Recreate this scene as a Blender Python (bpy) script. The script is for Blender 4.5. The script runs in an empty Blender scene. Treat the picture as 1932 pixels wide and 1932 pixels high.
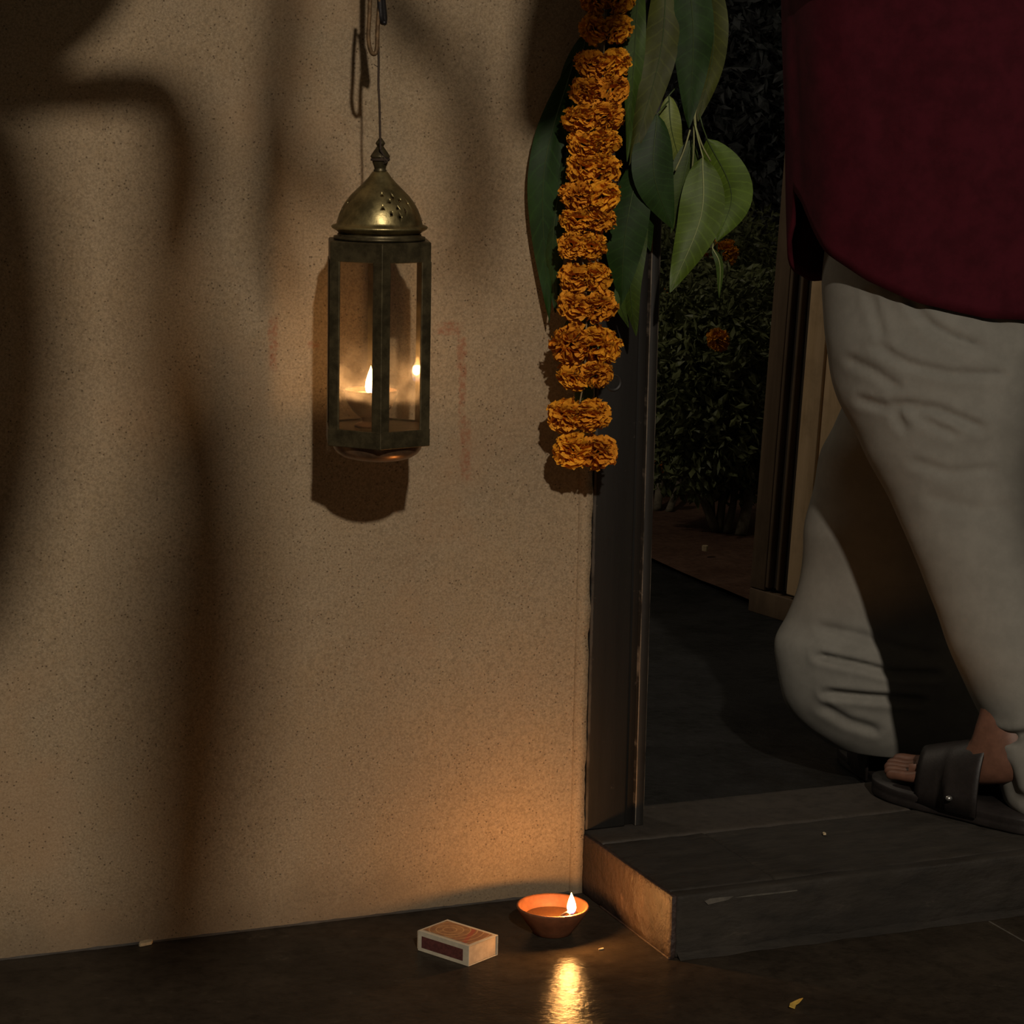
import bpy, bmesh, math, random
from mathutils import Vector, Matrix, noise
from math import sin, cos, pi, radians

random.seed(7)
SC = bpy.context.scene
COL = SC.collection

# ------------------------------------------------------------------ camera
F = 4672.85                      # focal length in pixels of the 1932 px frame
PITCH, YAW, ROLL = 0.177026, 0.395996, 0.019666
CAM = Vector((-1.386816, -3.028741, 1.133861))
FW = Vector((sin(YAW)*cos(PITCH), cos(YAW)*cos(PITCH), -sin(PITCH)))
_r = FW.cross(Vector((0, 0, 1))).normalized()
_u = _r.cross(FW)
RT = _r*cos(ROLL) + _u*sin(ROLL)
UP = -_r*sin(ROLL) + _u*cos(ROLL)
cam = bpy.data.objects.new('camera', bpy.data.cameras.new('camera'))
COL.objects.link(cam)
cam.data.sensor_width = 36
cam.data.lens = F/1932*36
cam.data.clip_start = 0.05
cam.matrix_world = Matrix(((RT.x, UP.x, -FW.x, CAM.x), (RT.y, UP.y, -FW.y, CAM.y), (RT.z, UP.z, -FW.z, CAM.z), (0, 0, 0, 1)))
SC.camera = cam

# ------------------------------------------------------------------ world, lamps, exposure
world = bpy.data.worlds.new('night_sky')
SC.world = world
world.use_nodes = True
wb = world.node_tree.nodes['Background']
wb.inputs[0].default_value = (0.95, 0.80, 0.60, 1)
wb.inputs[1].default_value = 0.062

def lamp(name, kind, loc, energy, colour, **kw):
    d = bpy.data.lights.new(name, kind)
    d.energy = energy
    d.color = colour
    for k, v in kw.items():
        setattr(d, k, v)
    o = bpy.data.objects.new(name, d)
    o.location = loc
    COL.objects.link(o)
    return o

LAMP = Vector((-2.0, -7.9, 5.05))          # the street lamp that throws the hard shadows on the wall
sl = lamp('street_lamp_light', 'SPOT', LAMP, 1950, (1.0, 0.885, 0.735), shadow_soft_size=0.10, spot_size=radians(60), spot_blend=0.4)
sl.rotation_euler = (Vector((-0.1, 0, 0.6)) - LAMP).to_track_quat('-Z', 'Y').to_euler()

gl = lamp('garden_fill_light', 'POINT', (-0.7, 1.9, 2.4), 32, (1.0, 0.85, 0.65), shadow_soft_size=0.12)  # unseen fill added to brighten the door leaf, soil bed and bushes

SC.view_settings.view_transform = 'Standard'
SC.view_settings.look = 'None'
SC.view_settings.exposure = 0.0
SC.view_settings.gamma = 1.0
SC.view_settings.use_curve_mapping = False
SC.cycles.use_denoising = True
SC.cycles.transparent_max_bounces = 24
SC.cycles.sample_clamp_indirect = 4.0

# ------------------------------------------------------------------ helpers
def ray(px, py):
    return RT*((px-966)/F) - UP*((py-966)/F) + FW

def P(px, py, y=0.0):            # photograph pixel -> point at the depth y of the scene
    d = ray(px, py)
    return CAM + d*((y-CAM.y)/d.y)

def PZ(px, py, z=0.0):           # photograph pixel -> point at height z
    d = ray(px, py)
    return CAM + d*((z-CAM.z)/d.z)

def scale_at(p):                 # metres per pixel at a point
    return (p-CAM).dot(FW)/F

def mesh(name, verts, faces, m=None, smooth=True):
    me = bpy.data.meshes.new(name)
    me.from_pydata([tuple(v) for v in verts], [], faces)
    if m:
        me.materials.append(m)
    if smooth:
        me.polygons.foreach_set('use_smooth', [True]*len(me.polygons))
    me.update()
    return me

def world_of(o):
    w = Matrix.Identity(4)
    while o:
        w = (o.matrix_parent_inverse if o.parent else Matrix.Identity(4)) @ o.matrix_basis @ w
        o = o.parent
    return w

def adopt(o, parent):
    if parent:
        o.parent = parent
        o.matrix_parent_inverse = world_of(parent).inverted()
    return o

def put(name, me, parent=None, loc=None):
    o = bpy.data.objects.new(name, me)
    COL.objects.link(o)
    if loc is not None:
        o.location = loc
    return adopt(o, parent)

def obj(name, vf, m, parent=None, smooth=True):
    return put(name, mesh(name, vf[0], vf[1], m, smooth), parent)

def tag(o, label=None, cat=None, group=None, kind=None):
    if label: o['label'] = label
    if cat: o['category'] = cat
    if group: o['group'] = group
    if kind: o['kind'] = kind
    return o

def thing(name, loc, label, cat, group=None):
    o = bpy.data.objects.new(name, None)
    o.empty_display_size = 0.05
    o.location = loc
    COL.objects.link(o)
    return tag(o, label, cat, group)

def struct(o):
    o['kind'] = 'structure'
    return o

def join(*parts):
    v, f = [], []
    for pv, pf in parts:
        n = len(v)
        v += [Vector(q) for q in pv]
        f += [tuple(i+n for i in q) for q in pf]
    return v, f

def box(x0, x1, y0, y1, z0, z1):
    v = [Vector((x, y, z)) for x in (x0, x1) for y in (y0, y1) for z in (z0, z1)]
    f = [(0, 1, 3, 2), (4, 6, 7, 5), (0, 4, 5, 1), (2, 3, 7, 6), (0, 2, 6, 4), (1, 5, 7, 3)]
    return v, f

def bev(vf, w=0.002, seg=2, cuts=0, jit=0.0, jscale=20, seed=0):
    """bevel a small solid, optionally cut it up and roughen it"""
    bm = bmesh.new()
    vs = [bm.verts.new(v) for v in vf[0]]
    for q in vf[1]:
        bm.faces.new([vs[i] for i in q])
    bmesh.ops.recalc_face_normals(bm, faces=bm.faces)
    if w:
        bmesh.ops.bevel(bm, geom=list(bm.edges), offset=w, segments=seg, affect='EDGES', profile=0.5)
    if cuts:
        for _ in range(cuts):
            long = [e for e in bm.edges if e.calc_length() > 0.012*(2 if cuts < 4 else 1)]
            if not long: break
            bmesh.ops.subdivide_edges(bm, edges=long, cuts=1, use_grid_fill=True)
    if jit:
        bm.normal_update()
        for v in bm.verts:
            n = noise.noise(v.co*jscale + Vector((seed, 0, 0))) + 0.5*noise.noise(v.co*jscale*2.7)
            v.co += v.normal*n*jit
    bm.verts.ensure_lookup_table()
    bm.verts.index_update()
    out = [v.co.copy() for v in bm.verts], [tuple(v.index for v in q.verts) for q in bm.faces]
    bm.free()
    return out

def lathe(profile, c, n=48, closed=False, wob=0.0):
    """profile of (radius, z) turned about a vertical axis through c"""
    v, f = [], []
    m = len(profile)
    for i in range(n):
        a = 2*pi*i/n
        for r, z in profile:
            k = 1 + wob*noise.noise(Vector((cos(a)*1.5, sin(a)*1.5, z*30)))
            v.append(Vector((c[0]+r*k*cos(a), c[1]+r*k*sin(a), c[2]+z)))
    for i in range(n):
        j = (i+1) % n
        for k in range(m if closed else m-1):
            l = (k+1) % m
            f.append((i*m+k, j*m+k, j*m+l, i*m+l))
    return v, f

def tube(pts, r, n=8, caps=True):
    pts = [Vector(p) for p in pts]
    rr = r if isinstance(r, (list, tuple)) else [r]*len(pts)
    v, f = [], []
    ref = None
    for i, p in enumerate(pts):
        t = (pts[min(i+1, len(pts)-1)] - pts[max(i-1, 0)]).normalized()
        if ref is None:
            ref = t.orthogonal().normalized()
        ref = (ref - t*ref.dot(t)).normalized()
        b = t.cross(ref)
        for k in range(n):
            a = 2*pi*k/n
            v.append(p + (ref*cos(a) + b*sin(a))*rr[i])
    for i in range(len(pts)-1):
        for k in range(n):
            l = (k+1) % n
            f.append((i*n+k, i*n+l, (i+1)*n+l, (i+1)*n+k))
    if caps:
        f.append(tuple(range(n-1, -1, -1)))
        f.append(tuple((len(pts)-1)*n+k for k in range(n)))
    return v, f

def bez(pts, n):
    """smooth (Catmull-Rom) curve through points"""
    pts = [Vector(p) for p in pts]
    q = [pts[0]*2-pts[1]] + pts + [pts[-1]*2-pts[-2]]
    out = []
    segs = len(pts)-1
    for i in range(n+1):
        s = i/n*segs
        k = min(int(s), segs-1)
        t = s-k
        a, b, c, d = q[k], q[k+1], q[k+2], q[k+3]
        out.append(0.5*((2*b) + (c-a)*t + (2*a-5*b+4*c-d)*t*t + (3*b-a-3*c+d)*t*t*t))
    return out

def loft(rings, caps=True):
    n = len(rings[0])
    v = [p for r in rings for p in r]
    f = []
    for i in range(len(rings)-1):
        for k in range(n):
            l = (k+1) % n
            f.append((i*n+k, i*n+l, (i+1)*n+l, (i+1)*n+k))
    if caps:
        f.append(tuple(range(n-1, -1, -1)))
        f.append(tuple((len(rings)-1)*n+k for k in range(n)))
    return v, f

def baked(o, mods, keep=None):
    """evaluate modifiers into a plain mesh; mods is a list of (type, settings)"""
    for kind, kw in mods:
        md = o.modifiers.new(kind, kind)
        for k, v in kw.items():
            setattr(md, k, v)
    dg = bpy.context.evaluated_depsgraph_get()
    dg.update()
    me = bpy.data.meshes.new_from_object(o.evaluated_get(dg))
    o.modifiers.clear()
    o.data = me
    return o

# ------------------------------------------------------------------ materials
def srgb(r, g, b):
    f = lambda c: (c/12.92 if c <= 0.04045 else ((c+0.055)/1.055)**2.4)
    return (f(r/255), f(g/255), f(b/255))

class NT:
    def __init__(s, name):
        s.m = bpy.data.materials.new(name)
        s.m.use_nodes = True
        s.t = s.m.node_tree
        s.b = s.t.nodes['Principled BSDF']
        s.co = s.t.nodes.new('ShaderNodeTexCoord').outputs['Object']
    def n(s, kind, **kw):
        o = s.t.nodes.new('ShaderNode'+kind)
        for k, v in kw.items():
            setattr(o, k, v)
        return o
    def l(s, a, b):
        s.t.links.new(a, b)
    def val(s, sock, x):
        if isinstance(x, (int, float)):
            sock.default_value = x
        elif isinstance(x, (tuple, list)):
            sock.default_value = tuple(x)+((1,) if len(x) == 3 and sock.type == 'RGBA' else ())
        else:
            s.l(x, sock)
    def math(s, op, a, b=0.0, c=0.0, clamp=False):
        o = s.n('Math', operation=op, use_clamp=clamp)
        s.val(o.inputs[0], a); s.val(o.inputs[1], b); s.val(o.inputs[2], c)
        return o.outputs[0]
    def mul(s, a, b): return s.math('MULTIPLY', a, b)
    def noise(s, scale, detail=4, rough=0.6, vec=None, dist=0.0):
        o = s.n('TexNoise')
        o.inputs['Scale'].default_value = scale
        o.inputs['Detail'].default_value = detail
        o.inputs['Roughness'].default_value = rough
        o.inputs['Distortion'].default_value = dist
        s.l(vec if vec is not None else s.co, o.inputs['Vector'])
        return o.outputs['Fac']
    def ramp(s, x, a, b, lo=0.0, hi=1.0):
        o = s.n('MapRange', interpolation_type='SMOOTHSTEP')
        s.val(o.inputs[0], x)
        for i, q in enumerate((a, b, lo, hi)):
            o.inputs[i+1].default_value = q
        return o.outputs[0]
    def mix(s, f, a, b, mode='MIX'):
        o = s.n('Mix', data_type='RGBA', blend_type=mode)
        s.val(o.inputs[0], f); s.val(o.inputs[6], a); s.val(o.inputs[7], b)
        return o.outputs[2]
    def stretch(s, x, y, z):
        o = s.n('Mapping')
        o.inputs['Scale'].default_value = (x, y, z)
        s.l(s.co, o.inputs['Vector'])
        return o.outputs[0]
    def bump(s, h, strength=0.3, dist=0.002):
        o = s.n('Bump')
        o.inputs['Strength'].default_value = strength
        o.inputs['Distance'].default_value = dist
        s.val(o.inputs['Height'], h)
        s.l(o.outputs[0], s.b.inputs['Normal'])
    def set(s, **kw):
        for k, v in kw.items():
            s.val(s.b.inputs[k.replace('_', ' ')], v)
        return s.m

def simple(name, col, rough=0.6, metal=0.0, var=0.25, vs=25, bump=0.25, bs=120, bd=0.0008, spec=0.3, rand=0.0, sss=0.0, trans=0.0, veins=False):
    t = NT(name)
    a = tuple(c*(1-var) for c in col)
    b = tuple(min(1, c*(1+var)) for c in col)
    c = t.mix(t.ramp(t.noise(vs, 5, 0.65), 0.3, 0.7), a, b)
    if veins:
        um = t.n('UVMap')
        sv_ = t.n('SeparateXYZ')
        t.l(um.outputs[0], sv_.inputs[0])
        k = t.math('ADD', t.math('MULTIPLY', sv_.outputs[1], 15.0), t.math('MULTIPLY', t.math('ABSOLUTE', sv_.outputs[0]), -1.1))
        k = t.math('ADD', k, t.math('MULTIPLY', t.noise(60, 2), 0.5))
        k = t.ramp(t.math('PINGPONG', k, 0.5), 0.03, 0.13, 1.0, 0.0)
        c = t.mix(t.mul(k, 0.35), c, tuple(min(1, q*1.9) for q in col))
    if rand:
        oi = t.n('ObjectInfo')
        h = t.n('HueSaturation')
        h.inputs['Hue'].default_value = 0.5
        t.l(t.math('MULTIPLY_ADD', oi.outputs['Random'], rand, 1-rand*0.5), h.inputs['Value'])
        t.l(t.math('MULTIPLY_ADD', oi.outputs['Random'], rand*0.05, 0.5-rand*0.025), h.inputs['Hue'])
        t.l(c, h.inputs['Color'])
        c = h.outputs[0]
    if bump:
        t.bump(t.noise(bs, 4, 0.6), bump, bd)
    t.set(Base_Color=c, Roughness=rough, Metallic=metal, Specular_IOR_Level=spec)
    if trans:
        tr = t.n('BsdfTranslucent')
        t.val(tr.inputs[0], c)
        mx = t.n('MixShader')
        mx.inputs[0].default_value = trans
        t.l(t.b.outputs[0], mx.inputs[1]); t.l(tr.outputs[0], mx.inputs[2])
        t.l(mx.outputs[0], t.t.nodes['Material Output'].inputs[0])
    return t.m

def wall_material(name, smears=True):
    t = NT(name)
    base = t.mix(t.ramp(t.noise(2.2, 5, 0.6), 0.3, 0.7), (0.225, 0.168, 0.107), (0.290, 0.222, 0.143))
    base = t.mix(t.ramp(t.noise(9, 6, 0.7), 0.35, 0.75, 0, 0.45), base, (0.23, 0.155, 0.08))
    # streaky trowel and rain marks
    st = t.noise(14, 5, 0.7, t.stretch(1, 1, 0.18))
    base = t.mix(t.ramp(st, 0.5, 0.8, 0, 0.3), base, (0.185, 0.14, 0.09))
    grain = t.noise(330, 3, 0.7)
    base = t.mix(t.ramp(grain, 0.36, 0.60, 0.45, 0), base, (0.09, 0.065, 0.04))
    base = t.mix(t.ramp(t.noise(420, 2, 0.6), 0.56, 0.70, 0, 0.35), base, (0.40, 0.32, 0.22))
    base = t.mix(t.ramp(t.noise(60, 5, 0.75, None, 1.5), 0.55, 0.75, 0, 0.4), base, (0.13, 0.092, 0.055))
    base = t.mix(t.ramp(t.noise(3.4, 4, 0.6), 0.52, 0.70, 0, 0.4), base, (0.27, 0.165, 0.088))
    # small pits and flecks
    vo = t.n('TexVoronoi')
    vo.inputs['Scale'].default_value = 150
    t.l(t.co, vo.inputs['Vector'])
    pit = t.mul(t.ramp(vo.outputs['Distance'], 0.10, 0.22, 1, 0), t.ramp(t.noise(23, 2), 0.42, 0.56))
    base = t.mix(t.mul(pit, 0.75), base, (0.06, 0.04, 0.024))
    sep = t.n('SeparateXYZ')
    t.l(t.co, sep.inputs[0])
    # grime near the floor
    gr = t.mul(t.ramp(t.math('ADD', sep.outputs[2], t.mul(t.noise(16, 5), 0.08)), 0.03, 0.15, 0.75, 0), 1.0)
    base = t.mix(gr, base, (0.12, 0.087, 0.055))
    if smears:      # faded red paint smears
        red = None
        for (x0, y0, x1, y1, w) in ((519, 606, 512, 690, 7), (586, 650, 598, 650, 8), (826, 614, 866, 624, 9), (868, 640, 872, 690, 9), (874, 690, 868, 800, 7), (872, 800, 882, 900, 6)):
            a, b = P(x0, y0), P(x1, y1)
            hx = abs(a.x-b.x)/2 + w*0.00074*0.7
            hz = abs(a.z-b.z)/2 + w*0.00074*0.7
            dx = t.math('ABSOLUTE', t.math('SUBTRACT', sep.outputs[0], (a.x+b.x)/2))
            dz = t.math('ABSOLUTE', t.math('SUBTRACT', sep.outputs[2], (a.z+b.z)/2))
            wob = t.mul(t.math('SUBTRACT', t.noise(120, 3), 0.5), 0.012)
            k = t.mul(t.ramp(t.math('ADD', dx, wob), hx*0.5, hx*1.3, 1, 0), t.ramp(t.math('ADD', dz, wob), hz*0.8, hz*1.2, 1, 0))
            red = k if red is None else t.math('MAXIMUM', red, k)
        red = t.mul(red, t.ramp(t.noise(150, 3, 0.7), 0.38, 0.62, 0.1, 0.6))
        base = t.mix(red, base, (0.20, 0.070, 0.036))
    h = t.math('ADD', t.mul(t.noise(150, 5, 0.7), 0.6), t.math('ADD', t.mul(t.noise(18, 4), 1.2), t.mul(pit, -0.6)))
    t.bump(h, 0.5, 0.0028)
    return t.set(Base_Color=base, Roughness=0.9, Specular_IOR_Level=0.15)

def stone_material(name, a, b, rough=0.5, bump=0.5, bd=0.002, fine=60, spec=0.4, streak=(1, 1, 1), patch=None):
    t = NT(name)
    v = t.stretch(*streak)
    c = t.mix(t.ramp(t.noise(6, 6, 0.7, v), 0.3, 0.7), a, b)
    c = t.mix(t.ramp(t.noise(45, 5, 0.7, v), 0.4, 0.75, 0, 0.6), c, tuple(q*0.45 for q in a))
    c = t.mix(t.ramp(t.noise(24, 6, 0.75, v), 0.60, 0.75, 0, 0.5), c, tuple(q*2.3 for q in b))
    if patch:
        c = t.mix(t.ramp(t.noise(3.1, 4, 0.6), 0.5, 0.7, 0, 0.6), c, patch)
    h = t.math('ADD', t.mul(t.noise(fine, 6, 0.7, v), 0.5), t.noise(fine*0.25, 4, 0.6, v))
    t.bump(h, bump, bd)
    r = t.ramp(t.noise(8, 5, 0.7), 0.3, 0.7, rough*0.8, min(1, rough*1.3))
    return t.set(Base_Color=c, Roughness=r, Specular_IOR_Level=spec)

def wood_material(name, a, b, rough=0.6, worn=None, edges=(), wear=0.8):
    """vertical grain; optional pale worn arrises at the given x positions"""
    t = NT(name)
    c = t.mix(t.ramp(t.noise(30, 6, 0.7, t.stretch(1, 1, 0.06)), 0.3, 0.7), a, b)
    c = t.mix(t.ramp(t.noise(7, 5, 0.7), 0.45, 0.75, 0, 0.5), c, tuple(q*0.5 for q in a))
    if worn:
        sep = t.n('SeparateXYZ')
        t.l(t.co, sep.inputs[0])
        for x, w in edges:
            d = t.math('ABSOLUTE', t.math('SUBTRACT', sep.outputs[0], x))
            d = t.math('ADD', d, t.mul(t.math('SUBTRACT', t.noise(40, 4, 0.7, t.stretch(0.3, 0.3, 1)), 0.5), w*1.6))
            k = t.mul(t.ramp(d, w*0.5, w*1.1, wear, 0), t.ramp(t.noise(9, 5, 0.7), 0.35, 0.55))
            c = t.mix(k, c, worn)
        c = t.mix(t.ramp(t.noise(60, 5, 0.75), 0.66, 0.72, 0, 0.5), c, worn)
    t.bump(t.noise(45, 5, 0.7, t.stretch(1, 1, 0.1)), 0.4, 0.0012)
    return t.set(Base_Color=c, Roughness=rough, Specular_IOR_Level=0.3)

def glass_material(name, tint=(0.93, 0.9, 0.85), gloss=0.16, z0=0.0, z1=1.0):
    """thin pane: mostly transparent, Fresnel reflection on top, soot film thicker at flame level to spread the candle glow"""
    t = NT(name)
    tr = t.n('BsdfTransparent')
    t.val(tr.inputs[0], tint)
    gl = t.n('BsdfGlossy')
    gl.inputs['Roughness'].default_value = 0.06
    fr = t.n('Fresnel')
    fr.inputs[0].default_value = 1.5
    mx = t.n('MixShader')
    t.l(t.math('MULTIPLY', fr.outputs[0], 0.9), mx.inputs[0])
    t.l(tr.outputs[0], mx.inputs[1]); t.l(gl.outputs[0], mx.inputs[2])
    df = t.n('BsdfTranslucent')
    t.val(df.inputs[0], (0.85, 0.72, 0.55))
    m2 = t.n('MixShader')
    sep = t.n('SeparateXYZ')
    t.l(t.co, sep.inputs[0])
    film = t.ramp(t.math('ADD', sep.outputs[2], t.mul(t.noise(22, 5, 0.7), 0.05)), z0+0.025, z1+0.025, 1.0, 0.0)  # film made denser near the flame so the glow fades upward
    t.l(t.mul(t.ramp(t.noise(38, 5, 0.7), 0.3, 0.75, 0.25, 1.0), t.math('MULTIPLY_ADD', film, gloss, 0.02)), m2.inputs[0])
    t.l(mx.outputs[0], m2.inputs[1]); t.l(df.outputs[0], m2.inputs[2])
    t.l(m2.outputs[0], t.t.nodes['Material Output'].inputs[0])
    t.t.nodes.remove(t.b)
    return t.m

def flame_material(name, z0, z1, power=26):
    t = NT(name)
    sep = t.n('SeparateXYZ')
    t.l(t.co, sep.inputs[0])
    g = t.ramp(sep.outputs[2], z0, z1)
    c = t.mix(t.ramp(g, 0.0, 0.22), (0.30, 0.35, 1.0), (1.0, 0.72, 0.36))
    c = t.mix(t.ramp(g, 0.55, 1.0), c, (1.0, 0.50, 0.14))
    em = t.n('Emission')
    t.val(em.inputs[0], c)
    t.l(t.ramp(g, 0.0, 0.3, power*0.04, power), em.inputs[1])
    tr = t.n('BsdfTransparent')
    ad = t.n('AddShader')
    t.l(em.outputs[0], ad.inputs[0]); t.l(tr.outputs[0], ad.inputs[1])
    t.l(ad.outputs[0], t.t.nodes['Material Output'].inputs[0])
    t.t.nodes.remove(t.b)
    return t.m

M = {}
M['wall'] = wall_material('ochre_limewash')
M['plain_wall'] = wall_material('ochre_limewash_plain', False)
M['floor'] = stone_material('polished_dark_floor', (0.020, 0.0155, 0.0115), (0.036, 0.0275, 0.0195), rough=0.175, bump=0.42, bd=0.0024, fine=120, spec=0.022, patch=(0.030, 0.024, 0.017))
M['step'] = stone_material('worn_slate', (0.0125, 0.0098, 0.0072), (0.025, 0.0200, 0.0148), rough=0.75, bump=0.9, bd=0.004, fine=55, spec=0.3, streak=(0.4, 1, 1))
M['sill'] = stone_material('brown_sill_stone', (0.026, 0.0205, 0.0155), (0.036, 0.0285, 0.022), rough=0.7, bump=0.4, bd=0.002, spec=0.3)
M['step_side'] = stone_material('brown_rendered_step', (0.017, 0.0105, 0.0085), (0.040, 0.0255, 0.021), rough=0.55, bump=1.0, bd=0.005, fine=110, spec=0.3, streak=(1, 1, 0.8))
M['mortar'] = stone_material('mortar', (0.05, 0.045, 0.036), (0.085, 0.073, 0.058), rough=0.9, bump=0.6)
M['jamb'] = wood_material('black_painted_wood', (0.0048, 0.0040, 0.0032), (0.0085, 0.0072, 0.0058), rough=0.65, worn=(0.060, 0.050, 0.040), edges=((0.0035, 0.0022),), wear=0.7)
M['bead'] = wood_material('worn_black_bead', (0.0075, 0.0063, 0.005), (0.014, 0.012, 0.010), rough=0.55, worn=(0.15, 0.12, 0.09), edges=((0.0792, 0.0006), (0.0917, 0.0006)), wear=0.8)
M['leaf_dark_wood'] = wood_material('door_dark_wood', (0.105, 0.070, 0.043), (0.165, 0.112, 0.068), rough=0.6)
M['leaf_black_wood'] = wood_material('door_groove_wood', (0.03, 0.025, 0.02), (0.06, 0.048, 0.036), rough=0.55)
M['leaf_tan_wood'] = wood_material('door_tan_wood', (0.52, 0.36, 0.20), (0.66, 0.47, 0.28), rough=0.65)
M['brass'] = simple('aged_brass', (0.24, 0.19, 0.085), 0.36, 0.9, var=0.45, vs=45, bump=0.25, bs=240, bd=0.0006, spec=0.5)
M['dull_brass'] = simple('tarnished_brass', (0.070, 0.055, 0.028), 0.42, 0.7, var=0.4, vs=60, bump=0.3, bs=260, bd=0.0006)
M['copper'] = simple('dark_copper', (0.20, 0.12, 0.07), 0.30, 0.7, var=0.35, vs=40, bump=0.15, bs=200, bd=0.0005)
M['iron'] = simple('black_iron', (0.018, 0.016, 0.016), 0.45, 0.5, bump=0.4, bs=300, bd=0.0005)
M['rust'] = simple('rusty_iron', (0.11, 0.065, 0.03), 0.6, 0.4, var=0.5, vs=120, bump=0.4, bs=300, bd=0.0005)
M['cord'] = simple('brown_cord', (0.035, 0.022, 0.014), 0.9, bump=0.6, bs=600, bd=0.0006)
M['clay'] = simple('terracotta', (0.125, 0.043, 0.017), 0.62, var=0.22, vs=60, bump=0.3, bs=180, bd=0.0006, spec=0.35)
M['oil'] = simple('lamp_oil', (0.05, 0.022, 0.008), 0.08, var=0.2, bump=0.0, spec=0.6)
M['wax'] = simple('candle_wax', (0.42, 0.28, 0.16), 0.45, var=0.1, bump=0.1)
M['wick'] = simple('burnt_wick', (0.06, 0.045, 0.05), 0.95)
M['card'] = simple('matchbox_card', (0.37, 0.32, 0.235), 0.8, var=0.12, vs=60, bump=0.1, bs=400)
M['drawer_card'] = simple('matchbox_drawer_card', (0.42, 0.31, 0.20), 0.85, var=0.14, vs=90, bump=0.15, bs=500)
M['striker'] = simple('striker_strip', (0.070, 0.018, 0.014), 0.9, var=0.3, vs=200, bump=0.4, bs=900, bd=0.0003)
M['petal'] = simple('marigold_petal', (0.70, 0.29, 0.018), 0.75, var=0.28, vs=180, bump=0.1, bs=500, spec=0.2, rand=0.25, trans=0.2)
M['calyx'] = simple('marigold_calyx', (0.05, 0.085, 0.03), 0.7)
M['thread'] = simple('garland_thread', (0.16, 0.12, 0.06), 0.9)
M['leaf_dark'] = simple('mango_leaf_dark', (0.010, 0.027, 0.004), 0.55, var=0.3, vs=22, bump=0.25, bs=90, bd=0.0006, spec=0.2, rand=0.2, trans=0.1, veins=True)
M['leaf_mid'] = simple('mango_leaf_mid', (0.026, 0.044, 0.006), 0.55, var=0.28, vs=22, bump=0.25, bs=90, bd=0.0006, spec=0.2, rand=0.2, trans=0.1, veins=True)
M['leaf_olive'] = simple('mango_leaf_olive', (0.034, 0.038, 0.006), 0.55, var=0.28, vs=22, bump=0.25, bs=90, bd=0.0006, spec=0.2, rand=0.2, trans=0.1, veins=True)
M['leaf_bright'] = simple('mango_leaf_bright', (0.048, 0.078, 0.007), 0.5, var=0.25, vs=22, bump=0.25, bs=90, bd=0.0006, spec=0.22, rand=0.15, trans=0.1, veins=True)
M['leaf_pale'] = simple('mango_leaf_pale', (0.095, 0.115, 0.02), 0.55, var=0.2, vs=22, bump=0.2, bs=90, spec=0.35, rand=0.15, trans=0.15, veins=True)
M['midrib'] = simple('leaf_midrib', (0.19, 0.21, 0.085), 0.5, var=0.15)
M['midrib_dark'] = simple('leaf_midrib_dull', (0.030, 0.048, 0.012), 0.5, var=0.15)
M['stem'] = simple('green_stem', (0.17, 0.17, 0.075), 0.55, var=0.2)
M['bush_leaf'] = simple('bush_leaf', (0.125, 0.145, 0.060), 0.5, var=0.5, vs=9, bump=0.0, spec=0.4, trans=0.1)
M['tree_leaf'] = simple('tree_leaf', (0.075, 0.085, 0.09), 0.5, var=0.4, vs=5, bump=0.0, spec=0.4)
M['bush_stem'] = simple('bush_stem', (0.14, 0.12, 0.085), 0.8, var=0.3, vs=40)
M['bark'] = simple('tree_bark', (0.03, 0.025, 0.02), 0.9, var=0.3, vs=20)
M['soil'] = stone_material('red_soil', (0.075, 0.040, 0.026), (0.115, 0.065, 0.045), rough=0.95, bump=0.8, bd=0.01, fine=30, spec=0.1)
M['path'] = stone_material('dark_path', (0.0065, 0.0063, 0.006), (0.012, 0.0117, 0.0112), rough=0.45, bump=0.7, bd=0.006, fine=30, spec=0.4)
M['yard_wall'] = stone_material('yard_wall_plaster', (0.020, 0.018, 0.016), (0.030, 0.027, 0.024), rough=0.95, bump=0.4, bd=0.01, fine=20)
M['skin'] = simple('brown_skin', (0.110, 0.050, 0.031), 0.5, var=0.15, vs=60, bump=0.2, bs=300, bd=0.0004)
M['hair'] = simple('black_hair', (0.012, 0.010, 0.009), 0.45, bump=0.6, bs=400)
M['maroon'] = simple('maroon_wool', (0.036, 0.0034, 0.0068), 0.9, var=0.2, vs=30, bump=0.3, bs=500, bd=0.0006, spec=0.1)
M['trouser'] = simple('off_white_cotton', (0.150, 0.142, 0.124), 0.9, var=0.08, vs=30, bump=0.2, bs=700, bd=0.0005, spec=0.1)
M['sandal'] = simple('black_leather', (0.014, 0.011, 0.010), 0.5, var=0.3, bump=0.3, bs=250)
M['buckle'] = simple('steel_stud', (0.35, 0.34, 0.32), 0.3, 0.9, bump=0.0)
M['chip'] = simple('pale_chip', (0.36, 0.28, 0.17), 0.85, var=0.2, vs=200)
M['petal_scrap'] = simple('yellow_petal_scrap', (0.42, 0.27, 0.05), 0.7, var=0.2, vs=200)

H = 0.085                        # height of the step
DS = 0.287                       # depth of the step in front of the wall
SI = 0.092                       # inner edge of the door sill

# ------------------------------------------------------------------ the setting
def wall_grid(x0, x1, z0, z1, y, nx, nz, amp):
    v, f = [], []
    for i in range(nx+1):
        for k in range(nz+1):
            x = x0+(x1-x0)*i/nx; z = z0+(z1-z0)*k/nz
            d = amp*(noise.noise(Vector((x*3, z*3, 1)))+0.5*noise.noise(Vector((x*11, z*11, 4))))
            v.append(Vector((x, y+d-amp*0.5, z)))
    for i in range(nx):
        for k in range(nz):
            a = i*(nz+1)+k
            f.append((a, a+nz+1, a+nz+2, a+1))
    return v, f

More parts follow.
